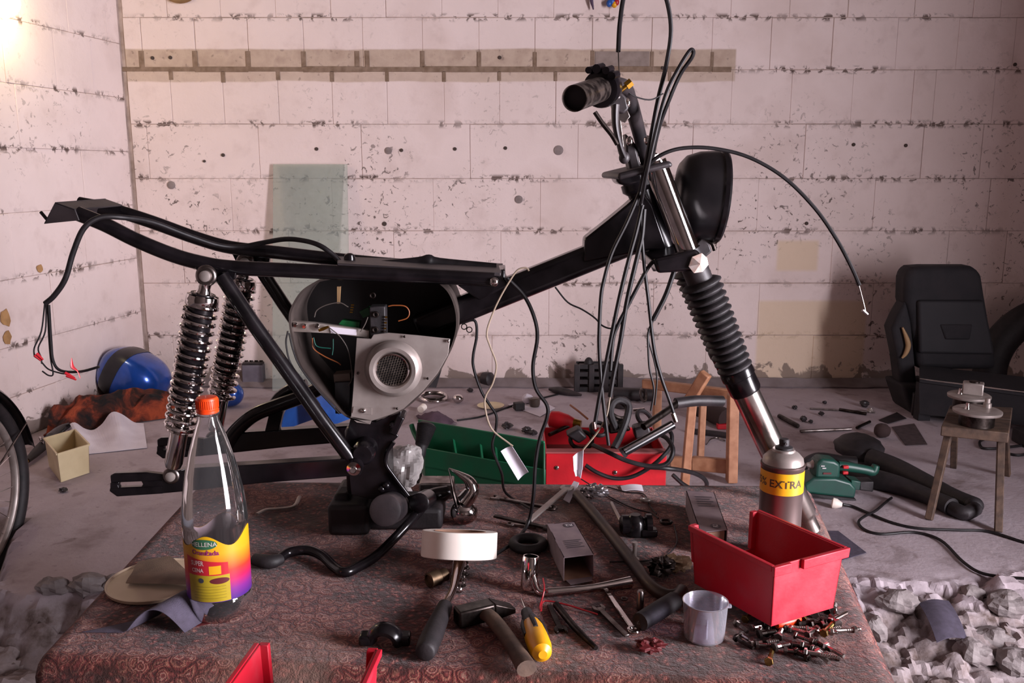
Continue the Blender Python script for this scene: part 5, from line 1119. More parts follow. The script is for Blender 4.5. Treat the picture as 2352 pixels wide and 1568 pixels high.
def papr(u, v):
    a, b, c, d = G(128, 1006), G(330, 975), G(338, 1030), G(170, 1048)
    p = (a.lerp(b, u)).lerp(d.lerp(c, u), v); h = 0.004+0.05*math.exp(-((u-0.2)/0.12)**2)*(1-v)+0.07*math.exp(-((u-0.68)/0.16)**2)*(1-v)**1.2+0.006*mnoise.noise(V(u*9, v*5, 1))*(1-v)
    return p+V(0, 0, h)
tag(MB().sheet(papr, 36, 14, 0.0012).build('creased_paper', M_paper, smooth=False), 'large creased sheet of white paper on the floor by the rag', 'paper')
cbx = thing('cream_container', G(150, 1105), 'open cream plastic container on the floor near the bicycle wheel', 'container')
# corners on the floor: near, right, far, left
k0, k1, k3 = G(140, 1108), G(206, 1086), G(113, 1072); k2 = k1+(k3-k0); hh_ = 0.105
def cont(o, z0, z1, t):
    m = MB(); q = [k0, k1, k2, k3]; cen = sum(q, V(0, 0, 0))/4
    for i in range(4):
        a, b = q[i], q[(i+1) % 4]; A = cen+(a-cen)*1.09; B = cen+(b-cen)*1.09; inn = (cen-(a+b)/2).normalized()*t
        w_ = [a+V(0, 0, z0), b+V(0, 0, z0), B+V(0, 0, z1), A+V(0, 0, z1)]; m.hexa(w_, [v+inn for v in w_])
    return m
cont(0, 0.001, hh_, 0.003).build('walls', M_cream, cbx, bevel=0.001)
MB().prism([v+V(0, 0, 0.001) for v in (k0, k1, k2, k3)], (0, 0, 0.003)).build('bottom', M_cream, cbx)
rm = MB(); q = [k0, k1, k2, k3]; cen = sum(q, V(0, 0, 0))/4
for i in range(4):
    A = cen+(q[i]-cen)*1.11+V(0, 0, hh_); B = cen+(q[(i+1) % 4]-cen)*1.11+V(0, 0, hh_); rm.bar(A, B, 0.006, 0.005)
rm.build('rim', M_cream, cbx)
pmp = thing('hand_pump', G(105, 1045), 'black hand pump lying between paper and bicycle wheel', 'pump')
MB().tube([G(62, 1058, 0.02), G(85, 1036, 0.025), G(118, 1005, 0.03)], [0.010, 0.017, 0.020], 14, 3).build('barrel', M_blackmatte, pmp)
MB().tube([G(116, 1006, 0.03), G(140, 985, 0.045), G(160, 975, 0.055)], [0.026, 0.022, 0.012], 14, 3, flat=0.7).build('handle', M_black, pmp)
MB().tube([G(58, 1062, 0.018), G(64, 1056, 0.02)], 0.0085, 12).build('nozzle', M_brass, pmp)
MB().torus(G(95, 1012, 0.05), V(0.6, 0.5, 0.2), 0.014, 0.004, 16, 8).build('collar', M_chrome, pmp)
# ---- bicycle wheel with mudguard at the left edge
wc = P(-98, 1148, 2.30); WR = 0.305; yaw = math.radians(57); wax = V(math.cos(yaw), -math.sin(yaw)*1.0, 0).normalized()
wax = V(math.sin(math.radians(86)), -math.cos(math.radians(86)), 0)
bw_ = thing('bicycle', V(wc.x, wc.y, wc.z-WR), 'bicycle wheel and mudguard cut off by the left edge', 'bicycle')
MB().torus(wc, wax, WR-0.021, 0.021, 72, 12).build('tyre', M_blackmatte, bw_)
MB().torus(wc, wax, WR-0.052, 0.011, 72, 10, flat=1.1).build('rim', M_alu, bw_)
MB().lathe(wc-wax*0.05, wax, [(0.008, 0), (0.022, 0.008), (0.022, 0.014), (0.013, 0.018), (0.013, 0.082), (0.022, 0.086), (0.022, 0.092), (0.008, 0.1)], 18).build('hub', M_chrome, bw_)
wu, wv_ = frame_for(wax)
for i in range(32):
    a = i*2*math.pi/32; s_ = 1 if i % 2 else -1; d = wu*math.cos(a)+wv_*math.sin(a); a2 = a+0.5*(1 if i % 4 < 2 else -1); d2 = wu*math.cos(a2)+wv_*math.sin(a2)
    MB().tube([wc+wax*s_*0.035+d2*0.02, wc+d*(WR-0.05)], 0.0011, 5).build('spoke', M_chrome, bw_)
# mudguard: arc over the upper right of the wheel
md = MB(); va = []
for i in range(27):
    t = i/26; best = None
    a = math.radians(-8+105*t); d = (-V(wax.y, -wax.x, 0)) ; hx_ = V(-wax.y, wax.x, 0); hx_ = hx_ if hx_.x > 0 else -hx_
    dd_ = hx_*math.cos(a+0.30)+Z3*math.sin(a+0.30)
    va.append([wc+dd_*(WR+0.030-0.012*abs(w)**2*1.4)+wax*w*0.030 for w in (-1, -0.6, 0, 0.6, 1)])
md.sheet(lambda u, v: va[min(26, round(u*26))][min(4, round(v*4))], 26, 4, 0.002)
md.build('mudguard', M_black, bw_)
md2 = MB(); md2.tube([va[i][0] for i in range(27)], 0.0035, 8); md2.build('mudguard_edge', M_chrome, bw_)
for s_ in (-1, 1): MB().tube([wc+wax*s_*0.055, va[4][0 if s_ < 0 else 4]], 0.003, 7).build('stay', M_steel, bw_)

# ---- red and green tool boxes behind the table
def crate(name, a, b, depth, z0, z1, t, m, label, cat, floor_=True, back=0.0):
    """open box: a, b = near bottom corners on plan; depth vector"""
    th = thing(name, V((a.x+b.x)/2, (a.y+b.y)/2+depth.y/2, z0), label, cat)
    return th
# red box
rf = 2.22; r0, r1 = P(1253, 1100, rf), P(1530, 1100, rf); rz = P(1390, 1041, rf).z; rb_ = 2.46
rbx = thing('red_toolbox', V((r0.x+r1.x)/2, 2.34, 0), 'open red metal toolbox heaped with cables behind the table', 'toolbox')
def panel(p, q, z0, z1, t, nm, m, par, bev=0.002):
    d = V(q.x-p.x, q.y-p.y, 0).normalized(); n = V(-d.y, d.x, 0)*t
    w_ = [V(p.x, p.y, z0), V(q.x, q.y, z0), V(q.x, q.y, z1), V(p.x, p.y, z1)]; return MB().hexa(w_, [v+n for v in w_]).build(nm, m, par, bevel=bev)
A, B, C_, D_ = V(r0.x, rf, 0), V(r1.x, rf, 0), V(r1.x, rb_, 0), V(r0.x, rb_, 0)
panel(A, B, 0.002, rz, 0.004, 'front_panel', M_red, rbx); panel(B, C_, 0.002, rz, 0.004, 'side_panel', M_red, rbx); panel(C_, D_, 0.002, rz, 0.004, 'back_panel', M_red, rbx); panel(D_, A, 0.002, rz, 0.004, 'side_panel', M_red, rbx)
MB().box(((A.x+B.x)/2, (rf+rb_)/2, rz-0.055), (B.x-A.x-0.01, rb_-rf-0.01, 0.01)).build('inner_tray', mat('dusty_red_metal', '#7d2a28', 0.6, col2='#5d3430', nscale=10), rbx)
MB().prism([V(A.x, rf-0.001, rz), V(B.x, rf-0.001, rz), V(B.x, rf+0.03, rz), V(A.x, rf+0.03, rz)], (0, 0, 0.004)).build('front_ledge', mat('dusty_red_ledge', '#9a4748', 0.7, col2='#7d4a48', nscale=14), rbx)
for (x, y) in ((1279, 1074), (1413, 1085)): MB().ball(P(x, y, rf-0.001), 0.006, 0.003, 0.006, 12, 8).build('rivet', M_chrome, rbx)
# green open tray
gA, gB = P(985, 1030, 2.34), P(1250, 1076, 2.22); gz = gA.z
def onz(px, py, z): return G(px, py, z)
gz1 = 0.36
u0, u1, u2, u3 = onz(975, 1028, gz1-0.03), onz(1252, 1078, gz1-0.03), onz(1252, 1012, gz1+0.03), onz(962, 962, gz1+0.03)
gt = thing('green_tray', V((u0.x+u2.x)/2, (u0.y+u2.y)/2, 0), 'open green plastic tool tray beside the red toolbox', 'tool tray')
def wallz(p, q, z0, dz0, dz1, t, nm, m, par):
    d = V(q.x-p.x, q.y-p.y, 0).normalized(); n = V(-d.y, d.x, 0)*t; w_ = [V(p.x, p.y, z0), V(q.x, q.y, z0), q.copy(), p.copy()]; return MB().hexa(w_, [v+n for v in w_]).build(nm, m, par, bevel=0.002)
zb_ = gz1-0.115
wallz(u0, u1, 0.13, 0, 0, 0.005, 'front_wall', M_green, gt); wallz(u1, u2, zb_, 0, 0, 0.005, 'end_wall', M_green, gt); wallz(u2, u3, zb_, 0, 0, 0.005, 'back_wall', M_green, gt); wallz(u3, u0, zb_, 0, 0, 0.005, 'end_wall', M_green, gt)
ctr = (u0+u1+u2+u3)/4
MB().prism([V(v.x, v.y, gz1-0.085) for v in (u0, u1, u2, u3)], (0, 0, 0.005)).build('tray_floor', M_green, gt)
for t in (0.28, 0.5, 0.62):
    a, b = u3.lerp(u2, t), u0.lerp(u1, t); MB().hexa([V(a.x, a.y, gz1-0.085), V(b.x, b.y, gz1-0.085), V(b.x, b.y, gz1-0.05), V(a.x, a.y, gz1-0.0)], [v+V(0.005, 0, 0) for v in (V(a.x, a.y, gz1-0.085), V(b.x, b.y, gz1-0.085), V(b.x, b.y, gz1-0.05), V(a.x, a.y, gz1-0.0))]).build('divider', M_green, gt)
MB().tube([onz(945, 975, gz1+0.01), onz(952, 995, gz1-0.01), onz(965, 1020, gz1-0.03)], 0.007, 10, 3).build('hinge', M_green, gt)
MB().prism([V(u0.x, u0.y+0.012, 0.002), V(u1.x-0.01, u1.y+0.012, 0.002), V(u2.x-0.01, u2.y, 0.002), V(u3.x, u3.y, 0.002)], (0, 0, 0.20)).build('red_base', M_red, gt, bevel=0.004)
# black ribbed handle lying in the tray
hp0, hp1 = P(980, 978, 2.15), P(960, 1055, 2.10); hh0 = thing('ribbed_tool', V(hp1.x, hp1.y, 0), 'black tool with thick ribbed grip standing against the green tray', 'tool')
MB().tube([hp1, V(hp1.x-0.01, hp1.y+0.02, 0.002)], 0.010, 12).build('shaft', M_darksteel, hh0)
pf = []
dd = hp1-hp0; L = dd.length
for i in range(14): pf += [(0.025-0.0006*i, L*0.62*i/14), (0.0225-0.0006*i, L*0.62*(i+0.5)/14)]
MB().lathe(hp0, dd, [(0.018, -0.006)]+pf+[(0.014, L*0.66), (0.016, L*0.8), (0.012, L)], 22).build('rubber', M_blackmatte, hh0, ang=60)
# cables and tools lying in the red box
def hose(l, r, nm, m, label, cat, Y=2.3, k=6, group=None):
    return tag(MB().tube([P(*p) if len(p) == 3 else P(p[0], p[1], Y) for p in l], r, 9, k).build(nm, m), label, cat, group)
hose([(1345,1068,2.205),(1372,1085,2.2),(1410,1098,2.2),(1450,1095,2.2),(1490,1075,2.2),(1520,1050,2.2),(1540,1025,2.22),(1543,1000,2.24),(1535,985,2.26)], 0.0055, 'black_cable', M_wire, 'black cable hanging in a loop over the red toolbox front', 'cable')
hose([(1362,1022,2.23),(1400,1040,2.17),(1440,1058,2.16),(1490,1070,2.16),(1530,1065,2.16),(1546,1035,2.17),(1530,1005,2.21),(1500,995,2.27)], 0.006, 'black_cable', M_wire, 'black cable slung across the toolbox opening', 'cable')
hose([(1480,1072,2.185),(1540,1076,2.185),(1590,1085,2.25),(1618,1100,2.3),(1622,1118,2.35),(1600,1126,2.4),(1570,1112,2.4),(1545,1090,2.4)], 0.006, 'black_cable', M_wire, 'black cable looping from the toolbox onto the floor', 'cable')
hose([(1415,985,2.30),(1402,950,2.30),(1408,925,2.31),(1425,918,2.32),(1443,930,2.32),(1440,960,2.30),(1425,1000,2.28),(1410,1030,2.25)], 0.010, 'rubber_tube', M_blackmatte, 'brown-black rubber tube arching out of the toolbox', 'tube')
hp = thing('air_pump', P(1470, 1010, 2.24), 'slim black hand pump with chrome line lying on the toolbox', 'pump')
MB().tube([P(1432, 1038, 2.125), P(1545, 975, 2.18)], 0.0122, 16).build('barrel', M_black, hp)
MB().tube([P(1432, 1033, 2.113), P(1543, 972, 2.167)], 0.0025, 8).build('chrome_strip', M_chrome, hp)
MB().tube([P(1428, 1041, 2.125), P(1434, 1037, 2.125)], 0.0145, 12).build('end_cap', M_dust, hp)
lv = thing('long_lever', P(1560, 930, 2.4), 'dark steel lever with rubber end poking out of the toolbox', 'lever')
MB().tube([P(1478, 980, 2.3), P(1530, 945, 2.36), P(1556, 925, 2.4)], 0.010, 12, 4).build('arm', M_darksteel, lv)
MB().tube([P(1552, 926, 2.4), P(1600, 920, 2.42), P(1659, 921, 2.45)], 0.0155, 14, 3).build('rubber_end', M_dust, lv)
rfn = thing('red_handle', P(1290, 985, 2.5), 'red tapered plastic handle at the back of the toolbox', 'screwdriver')  # red tapered handle of an unidentified tool
a, b = P(1265, 962, 2.48), P(1320, 972, 2.46)
MB().lathe(a, b-a, [(0.012, -0.008), (0.024, 0), (0.027, 0.02), (0.022, 0.05), (0.015, 0.068)], 22).build('grip', M_red, rfn)
MB().lathe(a, b-a, [(0.015, 0.06), (0.012, 0.09)], 14).build('ferrule', M_brass, rfn)
MB().tube([P(1318, 972, 2.46), P(1290, 985, 2.44), P(1262, 998, 2.40)], 0.006, 8, 3).build('stem', M_darksteel, rfn)
clut = [('bicycle_brake', [(1300, 1000), (1330, 985), (1350, 1005), (1330, 1020)], 'dark lump of brake parts in the left of the toolbox'), ('spare_clamp', [(1395, 975), (1440, 968), (1450, 990), (1400, 998)], 'dark steel clamp in the middle of the toolbox'), ('dark_regulator', [(1455, 985), (1490, 975), (1498, 1000), (1460, 1010)], 'square black part behind the slim pump')]
for j, (nm, l, lb) in enumerate(clut):
    q = [P(x, y, 2.33) for x, y in l]; tag(MB().prism(q, (0, 0.05, 0.0)).build(nm, M_dust if j != 1 else M_darksteel, bevel=0.006), lb, 'part')
for j, (x, y, rr_, lb) in enumerate(((1335, 1010, 0.03, 'dark ring spanner end sticking up in the toolbox'), (1375, 985, 0.022, 'dark coil of thin cable in the toolbox'), (1420, 940, 0.03, 'dull round can lid behind the toolbox'), (1480, 960, 0.025, 'dark coil lying at the back of the toolbox'))):
    tag(MB().torus(P(x, y, 2.34+0.02*j), V(0.2*j, -0.6, 0.8), rr_, 0.006, 22, 8).build('dark_ring', M_darksteel if j % 2 == 0 else M_dust), lb, 'ring')
wb_ = P(1462, 938, 2.9); tag(MB().tube([G(1452, 944, 0.013), G(1478, 941, 0.013)], 0.012, 14).build('steel_sleeve', M_chrome), 'short shiny steel sleeve behind the toolbox', 'sleeve')
tag(MB().tube([P(1310, 930, 2.5), P(1330, 945, 2.45), P(1350, 962, 2.42)], 0.003, 7).build('copper_pipe', M_copper), 'thin copper pipe leaning behind the red handle', 'pipe')
# ---- wooden frame (small upturned stool)
wfm = thing('wooden_stool', G(1630, 1110), 'small pale wooden stool frame lying upturned behind the fork', 'stool')
def post(a, b, wd, ht, nm): MB().bar(a, b, wd, ht).build(nm, M_wood, wfm, bevel=0.004)
fl1, fl2 = G(1571, 1128, 0.004), G(1680, 1106, 0.004)
YA, YB = fl1.y, fl2.y
post(fl1, P(1590, 925, YA-0.02), 0.024, 0.028, 'post'); post(fl2, P(1684, 905, YB), 0.040, 0.034, 'post')
post(P(1578, 928, YA-0.01), P(1622, 857, YA-0.05), 0.026, 0.036, 'brace')
post(P(1608, 1060, 3.08), P(1616, 900, 3.08), 0.024, 0.024, 'post'); post(P(1508, 1000, 3.2), P(1510, 885, 3.2), 0.036, 0.03, 'post')
post(P(1478, 880, 3.15), P(1690, 906, YB+0.05), 0.028, 0.034, 'rail'); post(P(1590, 1063, 2.95), P(1672, 1070, YB+0.02), 0.024, 0.05, 'rail')
post(P(1540, 1062, 2.98), P(1592, 1064, 2.95), 0.024, 0.045, 'rail')
hz_ = thing('dark_roll', G(1640, 985), 'dark brown rolled cloth inside the wooden stool frame', 'roll')
MB().tube([G(1600, 945, 0.035), G(1640, 950, 0.04), G(1670, 962, 0.04)], [0.02, 0.04, 0.042], 14, 3).build('roll', mat('dark_brown_cloth', '#3b2a29', 0.9), hz_)
tag(MB().box(G(1652, 978, 0.012)+V(0.02, 0, 0), (0.06, 0.03, 0.022)).build('red_block', M_red, bevel=0.003), 'small red plastic block inside the wooden frame', 'block')
tag(MB().tube([G(1592, 990, 0.012), G(1640, 995, 0.014), G(1675, 1000, 0.014)], 0.012, 10, 3).build('dark_file', M_dust), 'dark flat file lying inside the wooden frame', 'file')
tag(MB().tube([G(1622, 1020, 0.004), G(1632, 1008, 0.006), G(1650, 1005, 0.006), G(1665, 1012, 0.004)], 0.003, 7, 4).build('wire_hook', M_steel), 'bent wire hook inside the wooden frame', 'hook')

# ---- small things on the far floor
crt = thing('black_crate', G(1372, 893), 'small black slotted plastic crate standing against the wall', 'crate')
cy = 4.14; x0c, x1c = P(1325, 880, cy).x, P(1424, 880, cy).x; zc_ = P(1370, 836, cy).z; 
for i in range(4): MB().box((x0c+(x1c-x0c)*i/3, cy, zc_/2), (0.026, 0.03, zc_)).build('upright', M_dust, crt, bevel=0.002)
for i in range(4): MB().box(((x0c+x1c)/2, cy+0.005, 0.012+(zc_-0.024)*i/3), (x1c-x0c, 0.022, 0.024)).build('slat', M_dust, crt, bevel=0.002)
MB().box(((x0c+x1c)/2, cy+0.06, zc_/2), (x1c-x0c, 0.01, zc_)).build('back', M_blackmatte, crt)
MB().ball(P(1352, 835, cy+0.02), 0.022, 0.02, 0.032, 14, 10).build('knob', M_blackmatte, crt)
rg = thing('lamp_ring', G(995, 915), 'chrome headlamp ring lying on the floor behind the engine cradle', 'ring')
MB().torus(G(995, 912, 0.012), V(0.05, -0.1, 1), 0.062, 0.009, 36, 10, flat=1.2).build('rim', M_chrome, rg); MB().torus(G(996, 910, 0.018), Z3, 0.048, 0.004, 30, 8).build('inner_rim', M_darksteel, rg)
tag(MB().ball(G(1052, 915, 0.022), 0.026, 0.024, 0.021, 16, 10).build('chrome_fitting', M_chrome), 'small chrome fitting right of the headlamp ring', 'fitting')
c = G(1122, 888); tag(MB().lathe(c+V(-0.03, 0.02, 0.035), V(0.7, -0.5, 0.1), [(0.02, 0), (0.034, 0.01), (0.034, 0.05), (0.02, 0.058)], 18).build('black_cap', M_dust), 'dark round cap lying by the back wall', 'cap')  # dark round cap lying on its side
c = G(1127, 936); tag(MB().lathe(c, Z3, [(0.02, 0.0), (0.035, 0.003), (0.058, 0.010), (0.061, 0.012), (0.056, 0.011), (0.0, 0.006)], 32, cap1=False).build('saucer', M_cream), 'pale saucer on the floor behind the hanging wires', 'saucer')
def gsheet(l, m, nm, label, cat, h=0.003, bend=None): 
    return tag(sheet_on(l, h, 0.0015, m, nm, bend, 8, 8, G), label, cat)
gsheet([(1165, 930), (1235, 918), (1275, 938), (1240, 958)], M_paper, 'notepad', 'white sheet with small parts lying on the far floor', 'paper')
c = G(1192, 942); tag(MB().box(c+V(0, 0, 0.02), (0.045, 0.035, 0.032), Matrix.Rotation(0.3, 3, 'Z')).build('black_cube', M_blackmatte, bevel=0.003), 'small black cube on the white sheet', 'box')
c = G(1228, 935); tag(MB().lathe(c+V(0, 0, 0.004), Z3, [(0.02, 0), (0.024, 0.01), (0.024, 0.035), (0.018, 0.04)], 16).build('small_jar', mat('brown_jar', '#4a3f38', 0.4)), 'small dark jar on the white sheet', 'jar')
c = G(1212, 928); tag(MB().ball(c+V(0, 0, 0.026), 0.026, 0.024, 0.022, 12, 8, amp=0.3, fq=3).build('tissue_ball', M_paper), 'crumpled white tissue beside the small jar', 'tissue')
c = G(966, 948); tag(MB().tube([c+V(0, 0, 0.015), c+V(0.012, 0.03, 0.02)], 0.016, 12).build('white_stub', M_white), 'small white plastic stub behind the green tray', 'stub')
gsheet([(955, 958), (1000, 948), (1050, 975), (985, 985)], mat('violet_cloth', '#5d4757', 0.95, col2='#4a3846', nscale=20), 'violet_rag', 'dull violet rag behind the green tray', 'cloth', 0.006, lambda u, v: 0.03*math.sin(3*u)*math.sin(3*v)+0.01*mnoise.noise(V(u*6, v*6, 0)))
tag(MB().tube([G(1262, 893, 0.015), G(1290, 898, 0.016), G(1335, 907, 0.014)], [0.008, 0.02, 0.006], 12, 4).build('dark_screwdriver', M_dust), 'dark handled screwdriver lying by the black crate', 'screwdriver')
tag(MB().tube([G(1050, 965, 0.004), G(1110, 955, 0.004), G(1180, 930, 0.004), G(1240, 915, 0.004), G(1290, 903, 0.004)], 0.004, 7, 5).build('dark_string', M_wire), 'thin dark string running across the far floor', 'string')
tag(MB().tube([G(1410, 903, 0.03), G(1450, 905, 0.03), G(1500, 906, 0.03)], 0.030, 14, 3).build('exhaust_stub', M_dust), 'dark cylindrical exhaust stub lying by the black crate', 'exhaust')
tag(MB().torus(G(1478, 906, 0.045), V(0.8, -0.5, 0.2), 0.030, 0.006, 22, 8).build('steel_ring', M_steel), 'steel ring at the end of the exhaust stub', 'ring')
tag(MB().lathe(G(1428, 935, 0), Z3, [(0.035, 0), (0.04, 0.004), (0.04, 0.03), (0.02, 0.045)], 18).build('round_box', M_dust), 'dusty round box behind the toolbox', 'box')
for j, (x, y, r, lb) in enumerate(((1165, 985, 0.022, 'dark crumbled lump behind the green tray'), (1210, 995, 0.02, 'dark crumbled lump near the toolbox corner'), (1225, 1000, 0.016, 'small dark lump beside the toolbox corner'), (145, 1130, 0.012, 'small dark crumb in front of the cream container'), (1080, 900, 0.014, 'dark crumb near the black cap'))):
    crumple('dirt_lump', x, y, r, r, r*0.6, M_dust, lb, 'lump', 0.6, 3.5, 3.0+j, 14, 9, G)

# ---- right side: seat, bench, tyre
sy_ = 3.80
seat = thing('car_seat', G(2130, 958), 'black upholstered car seat standing against the back wall', 'seat')
M_seat = mat('black_upholstery', '#17151a', 0.85, col2='#221e22', nscale=14, bump=0.3, bscale=90)
M_seatp = mat('black_seat_panel', '#19171c', 0.75, col2='#201d22', nscale=10)
bk_ = [(2082, 640), (2086, 622), (2100, 614), (2130, 612), (2235, 612), (2250, 618), (2258, 635), (2265, 680), (2275, 740), (2288, 800), (2292, 850), (2110, 850), (2104, 800), (2090, 730), (2080, 690)]
MB().prism(PP(bk_, sy_), (0, 0.13, 0)).build('backrest', M_seat, seat, bevel=0.03, seg=4)
MB().prism(PP([(2110, 690), (2262, 690), (2286, 815), (2112, 812)], sy_-0.02), (0, 0.05, 0)).build('back_panel', M_seatp, seat, bevel=0.012, seg=3)
MB().prism(PP([(2160, 745), (2235, 745), (2228, 780), (2172, 780)], sy_-0.026), (0, 0.02, 0)).build('pocket', M_seat, seat, bevel=0.006)
MB().prism(PP([(2082, 690), (2094, 740), (2100, 800), (2108, 890), (2070, 890), (2062, 820), (2049, 755), (2062, 725)], sy_+0.0), (0, 0.10, 0)).build('side_bolster', M_seat, seat, bevel=0.016, seg=3)
MB().tube(PP([(2073, 752), (2083, 778), (2086, 795), (2080, 812), (2072, 822)], sy_-0.012), [0.004, 0.010, 0.011, 0.009, 0.004], 10, 4).build('recline_lever', M_tan, seat)
MB().prism(PP([(2072, 885), (2290, 885), (2290, 965), (2110, 965), (2092, 945)], sy_-0.06), (0, 0.2, 0)).build('seat_base', M_seat, seat, bevel=0.015, seg=3)
MB().prism([G(2093, 956, 0.0)+V(0, 0, .002), G(2180, 962, 0.0)+V(0, 0, .002), G(2180, 940, 0)+V(0, 0, .002), G(2088, 938, 0)+V(0, 0, .002)], (0, 0, 0.10)).build('runner', M_blackmatte, seat, bevel=0.006)
# dark metal profile / bench in front of the seat
be = thing('steel_bench', G(2300, 975), 'long black bench with a bright metal edge in front of the seat', 'bench')
def pz(px, py, Y): return P(px, py, Y)
b0_, b1_ = P(2112, 868, 3.62), P(2420, 908, 3.40)
f0_ = [b0_, b1_, P(2420, 872, 3.55), P(2112, 838, 3.77)]
MB().prism(f0_, (0, 0, -0.02)).build('bench_top', M_seatp, be, bevel=0.003)
w_ = [b0_-V(0, 0, 0.02), b1_-V(0, 0, 0.02), P(2420, 985, 3.40), P(2112, 950, 3.62)]
MB().hexa(w_, [v+V(0, 0.02, 0) for v in w_]).build('apron', M_seat, be)
MB().tube([b0_+V(0, -0.003, -0.002), b1_+V(0, -0.003, -0.002)], 0.0035, 8).build('metal_edge', M_chrome, be)
for (x, Y) in ((2122, 3.66), (2410, 3.46)): MB().bar(V(P(x, 900, Y).x, Y, 0.0), V(P(x, 900, Y).x, Y, b0_.z-0.03), 0.05, 0.05).build('leg', M_seat, be)
ty = thing('tyre', V(P(2412, 845, 4.05).x, 4.1, 0.0), 'large black tyre leaning behind the car seat', 'tyre')
tcn = P(2412, 850, 4.08); MB().torus(tcn, V(0, 1, 0.05), 0.285, 0.075, 60, 14, flat=0.9).build('rubber', M_blackmatte, ty)
# ---- four-legged stool with brake plates
stl = thing('wooden_stool', G(2240, 1120), 'weathered four-legged wooden stool carrying two brake plates', 'stool')
zs = 0.272
sq = [G(2162, 978, zs), G(2318, 994, zs), G(2326, 935, zs), G(2182, 930, zs)]
for i in range(2):
    a, b = (i/2+0.004 if i else 0), ((i+1)/2-0.004 if i == 0 else 1)
    MB().prism([sq[0].lerp(sq[3], a), sq[1].lerp(sq[2], a), sq[1].lerp(sq[2], b), sq[0].lerp(sq[3], b)], (0, 0, -0.032)).build('seat_board', M_oldwood, stl, bevel=0.003)
lgs = [((2202, 1000), (2133, 1194)), ((2278, 1006), (2293, 1222)), ((2208, 985), (2190, 1073)), ((2300, 985), (2313, 1092))]
for j, (t_, b_) in enumerate(lgs):
    p1 = G(*b_, 0.0); s_ = sq[j] if j < 2 else sq[3 if j == 2 else 2]; cs = sum(sq, V(0, 0, 0))/4; top = s_.lerp(cs, 0.22)-V(0, 0, 0.03); MB().bar(p1, top, 0.021, 0.023).build('leg', M_oldwood, stl, bevel=0.002)
def brake_plate(px, py, z, R, label, mirror, base):
    c = G(px, py, z); t = thing('brake_plate', V(c.x, c.y, zs), label, 'brake plate', 'brake plates on the stool')
    MB().lathe(c, Z3, [(R*0.98, -0.006), (R, -0.003), (R, 0.002), (R*0.93, 0.005), (R*0.6, 0.006), (0.012, 0.007)], 40).build('plate', M_alu, t)
    MB().lathe(V(c.x, c.y, zs+0.001), Z3, [(R*0.72, 0), (R*0.72, c.z-zs-0.007)], 32).build('shoe_ring', M_darksteel, t)
    MB().lathe(c+V(R*0.55*mirror, R*0.25, 0.005), Z3, [(0.012, 0), (0.012, 0.014), (0.008, 0.016), (0.008, 0.030)], 16).build('cam_spindle', M_alu, t)
    MB().lathe(c+V(-R*0.45*mirror, 0.0, 0.005), Z3, [(0.009, 0), (0.006, 0.008), (0.006, 0.02)], 12).build('stud', M_chrome, t)
    return t, c
t1, c1 = brake_plate(2245, 943, zs+0.045, 0.070, 'round alloy brake plate lying nearer on the old stool', 1, 0)
t2, c2 = brake_plate(2226, 908, zs+0.046, 0.066, 'round alloy brake plate with square lug lying farther on the stool', 1, 0)
t2.location.y += 0.0
MB().box(c2+V(0.008, -0.005, 0.026), (0.062, 0.045, 0.040), Matrix.Rotation(-0.5, 3, 'Z')).build('square_lug', M_alu, t2, bevel=0.004)
MB().lathe(c2+V(0.010, -0.006, 0.040), Z3, [(0.016, 0), (0.016, 0.010), (0.011, 0.010)], 18).build('bore', M_darksteel, t2)
# ---- sander
sn = thing('orbital_sander', G(1905, 1148), 'dark green orbital sander with red switch on the floor', 'sander')
SY = G(1905, 1150).y; M_sg = mat('dark_green_casing', '#14463a', 0.42, col2='#1c3a34', nscale=18)
MB().prism(PP([(1846, 1132), (1966, 1146), (1966, 1152), (1846, 1138)], SY), (0, 0.10, 0)).build('sole', M_blackmatte, sn)
MB().prism(PP([(1848, 1112), (1870, 1098), (1920, 1098), (1955, 1108), (1968, 1122), (1964, 1145), (1848, 1133)], SY+0.005), (0, 0.09, 0)).build('skirt', M_sg, sn, bevel=0.008, seg=3)
MB().prism(PP([(1872, 1100), (1874, 1066), (1888, 1054), (1918, 1058), (1932, 1066), (1930, 1100)], SY+0.02), (0, 0.065, 0)).build('motor_housing', M_sg, sn, bevel=0.010, seg=3)
MB().tube(PP([(1925, 1070), (1950, 1072), (1985, 1078), (2005, 1082), (2012, 1068)], SY+0.05), [0.017, 0.016, 0.015, 0.016, 0.012], 14, 4).build('handle', M_sg, sn)
MB().tube(PP([(1870, 1066), (1862, 1068), (1852, 1066)], SY+0.05), [0.016, 0.012, 0.006], 12, 3).build('nose', M_alu, sn)
for (x, y) in ((1942, 1072), (1941, 1085)): MB().box(P(x, y, SY+0.028), (0.018, 0.012, 0.010)).build('switch', M_red, sn, bevel=0.002)
MB().prism(PP([(1975, 1106), (2008, 1106), (2006, 1130), (1974, 1126)], SY+0.02), (0, 0.05, 0)).build('dust_port', M_blackmatte, sn, bevel=0.004)
MB().prism(PP([(1955, 1102), (1978, 1106), (1975, 1126), (1955, 1124)], SY+0.02), (0, 0.05, 0)).build('port_neck', M_sg, sn, bevel=0.003)
for i in range(2): MB().box(P(1890+i*3, 1070+i*5, SY+0.0185), (0.012, 0.002, 0.003)).build('maker_mark', M_lite, sn)
MB().box(P(1900, 1087, SY+0.0185), (0.026, 0.002, 0.006)).build('red_plate', MATS['dark_red_plastic'], sn)
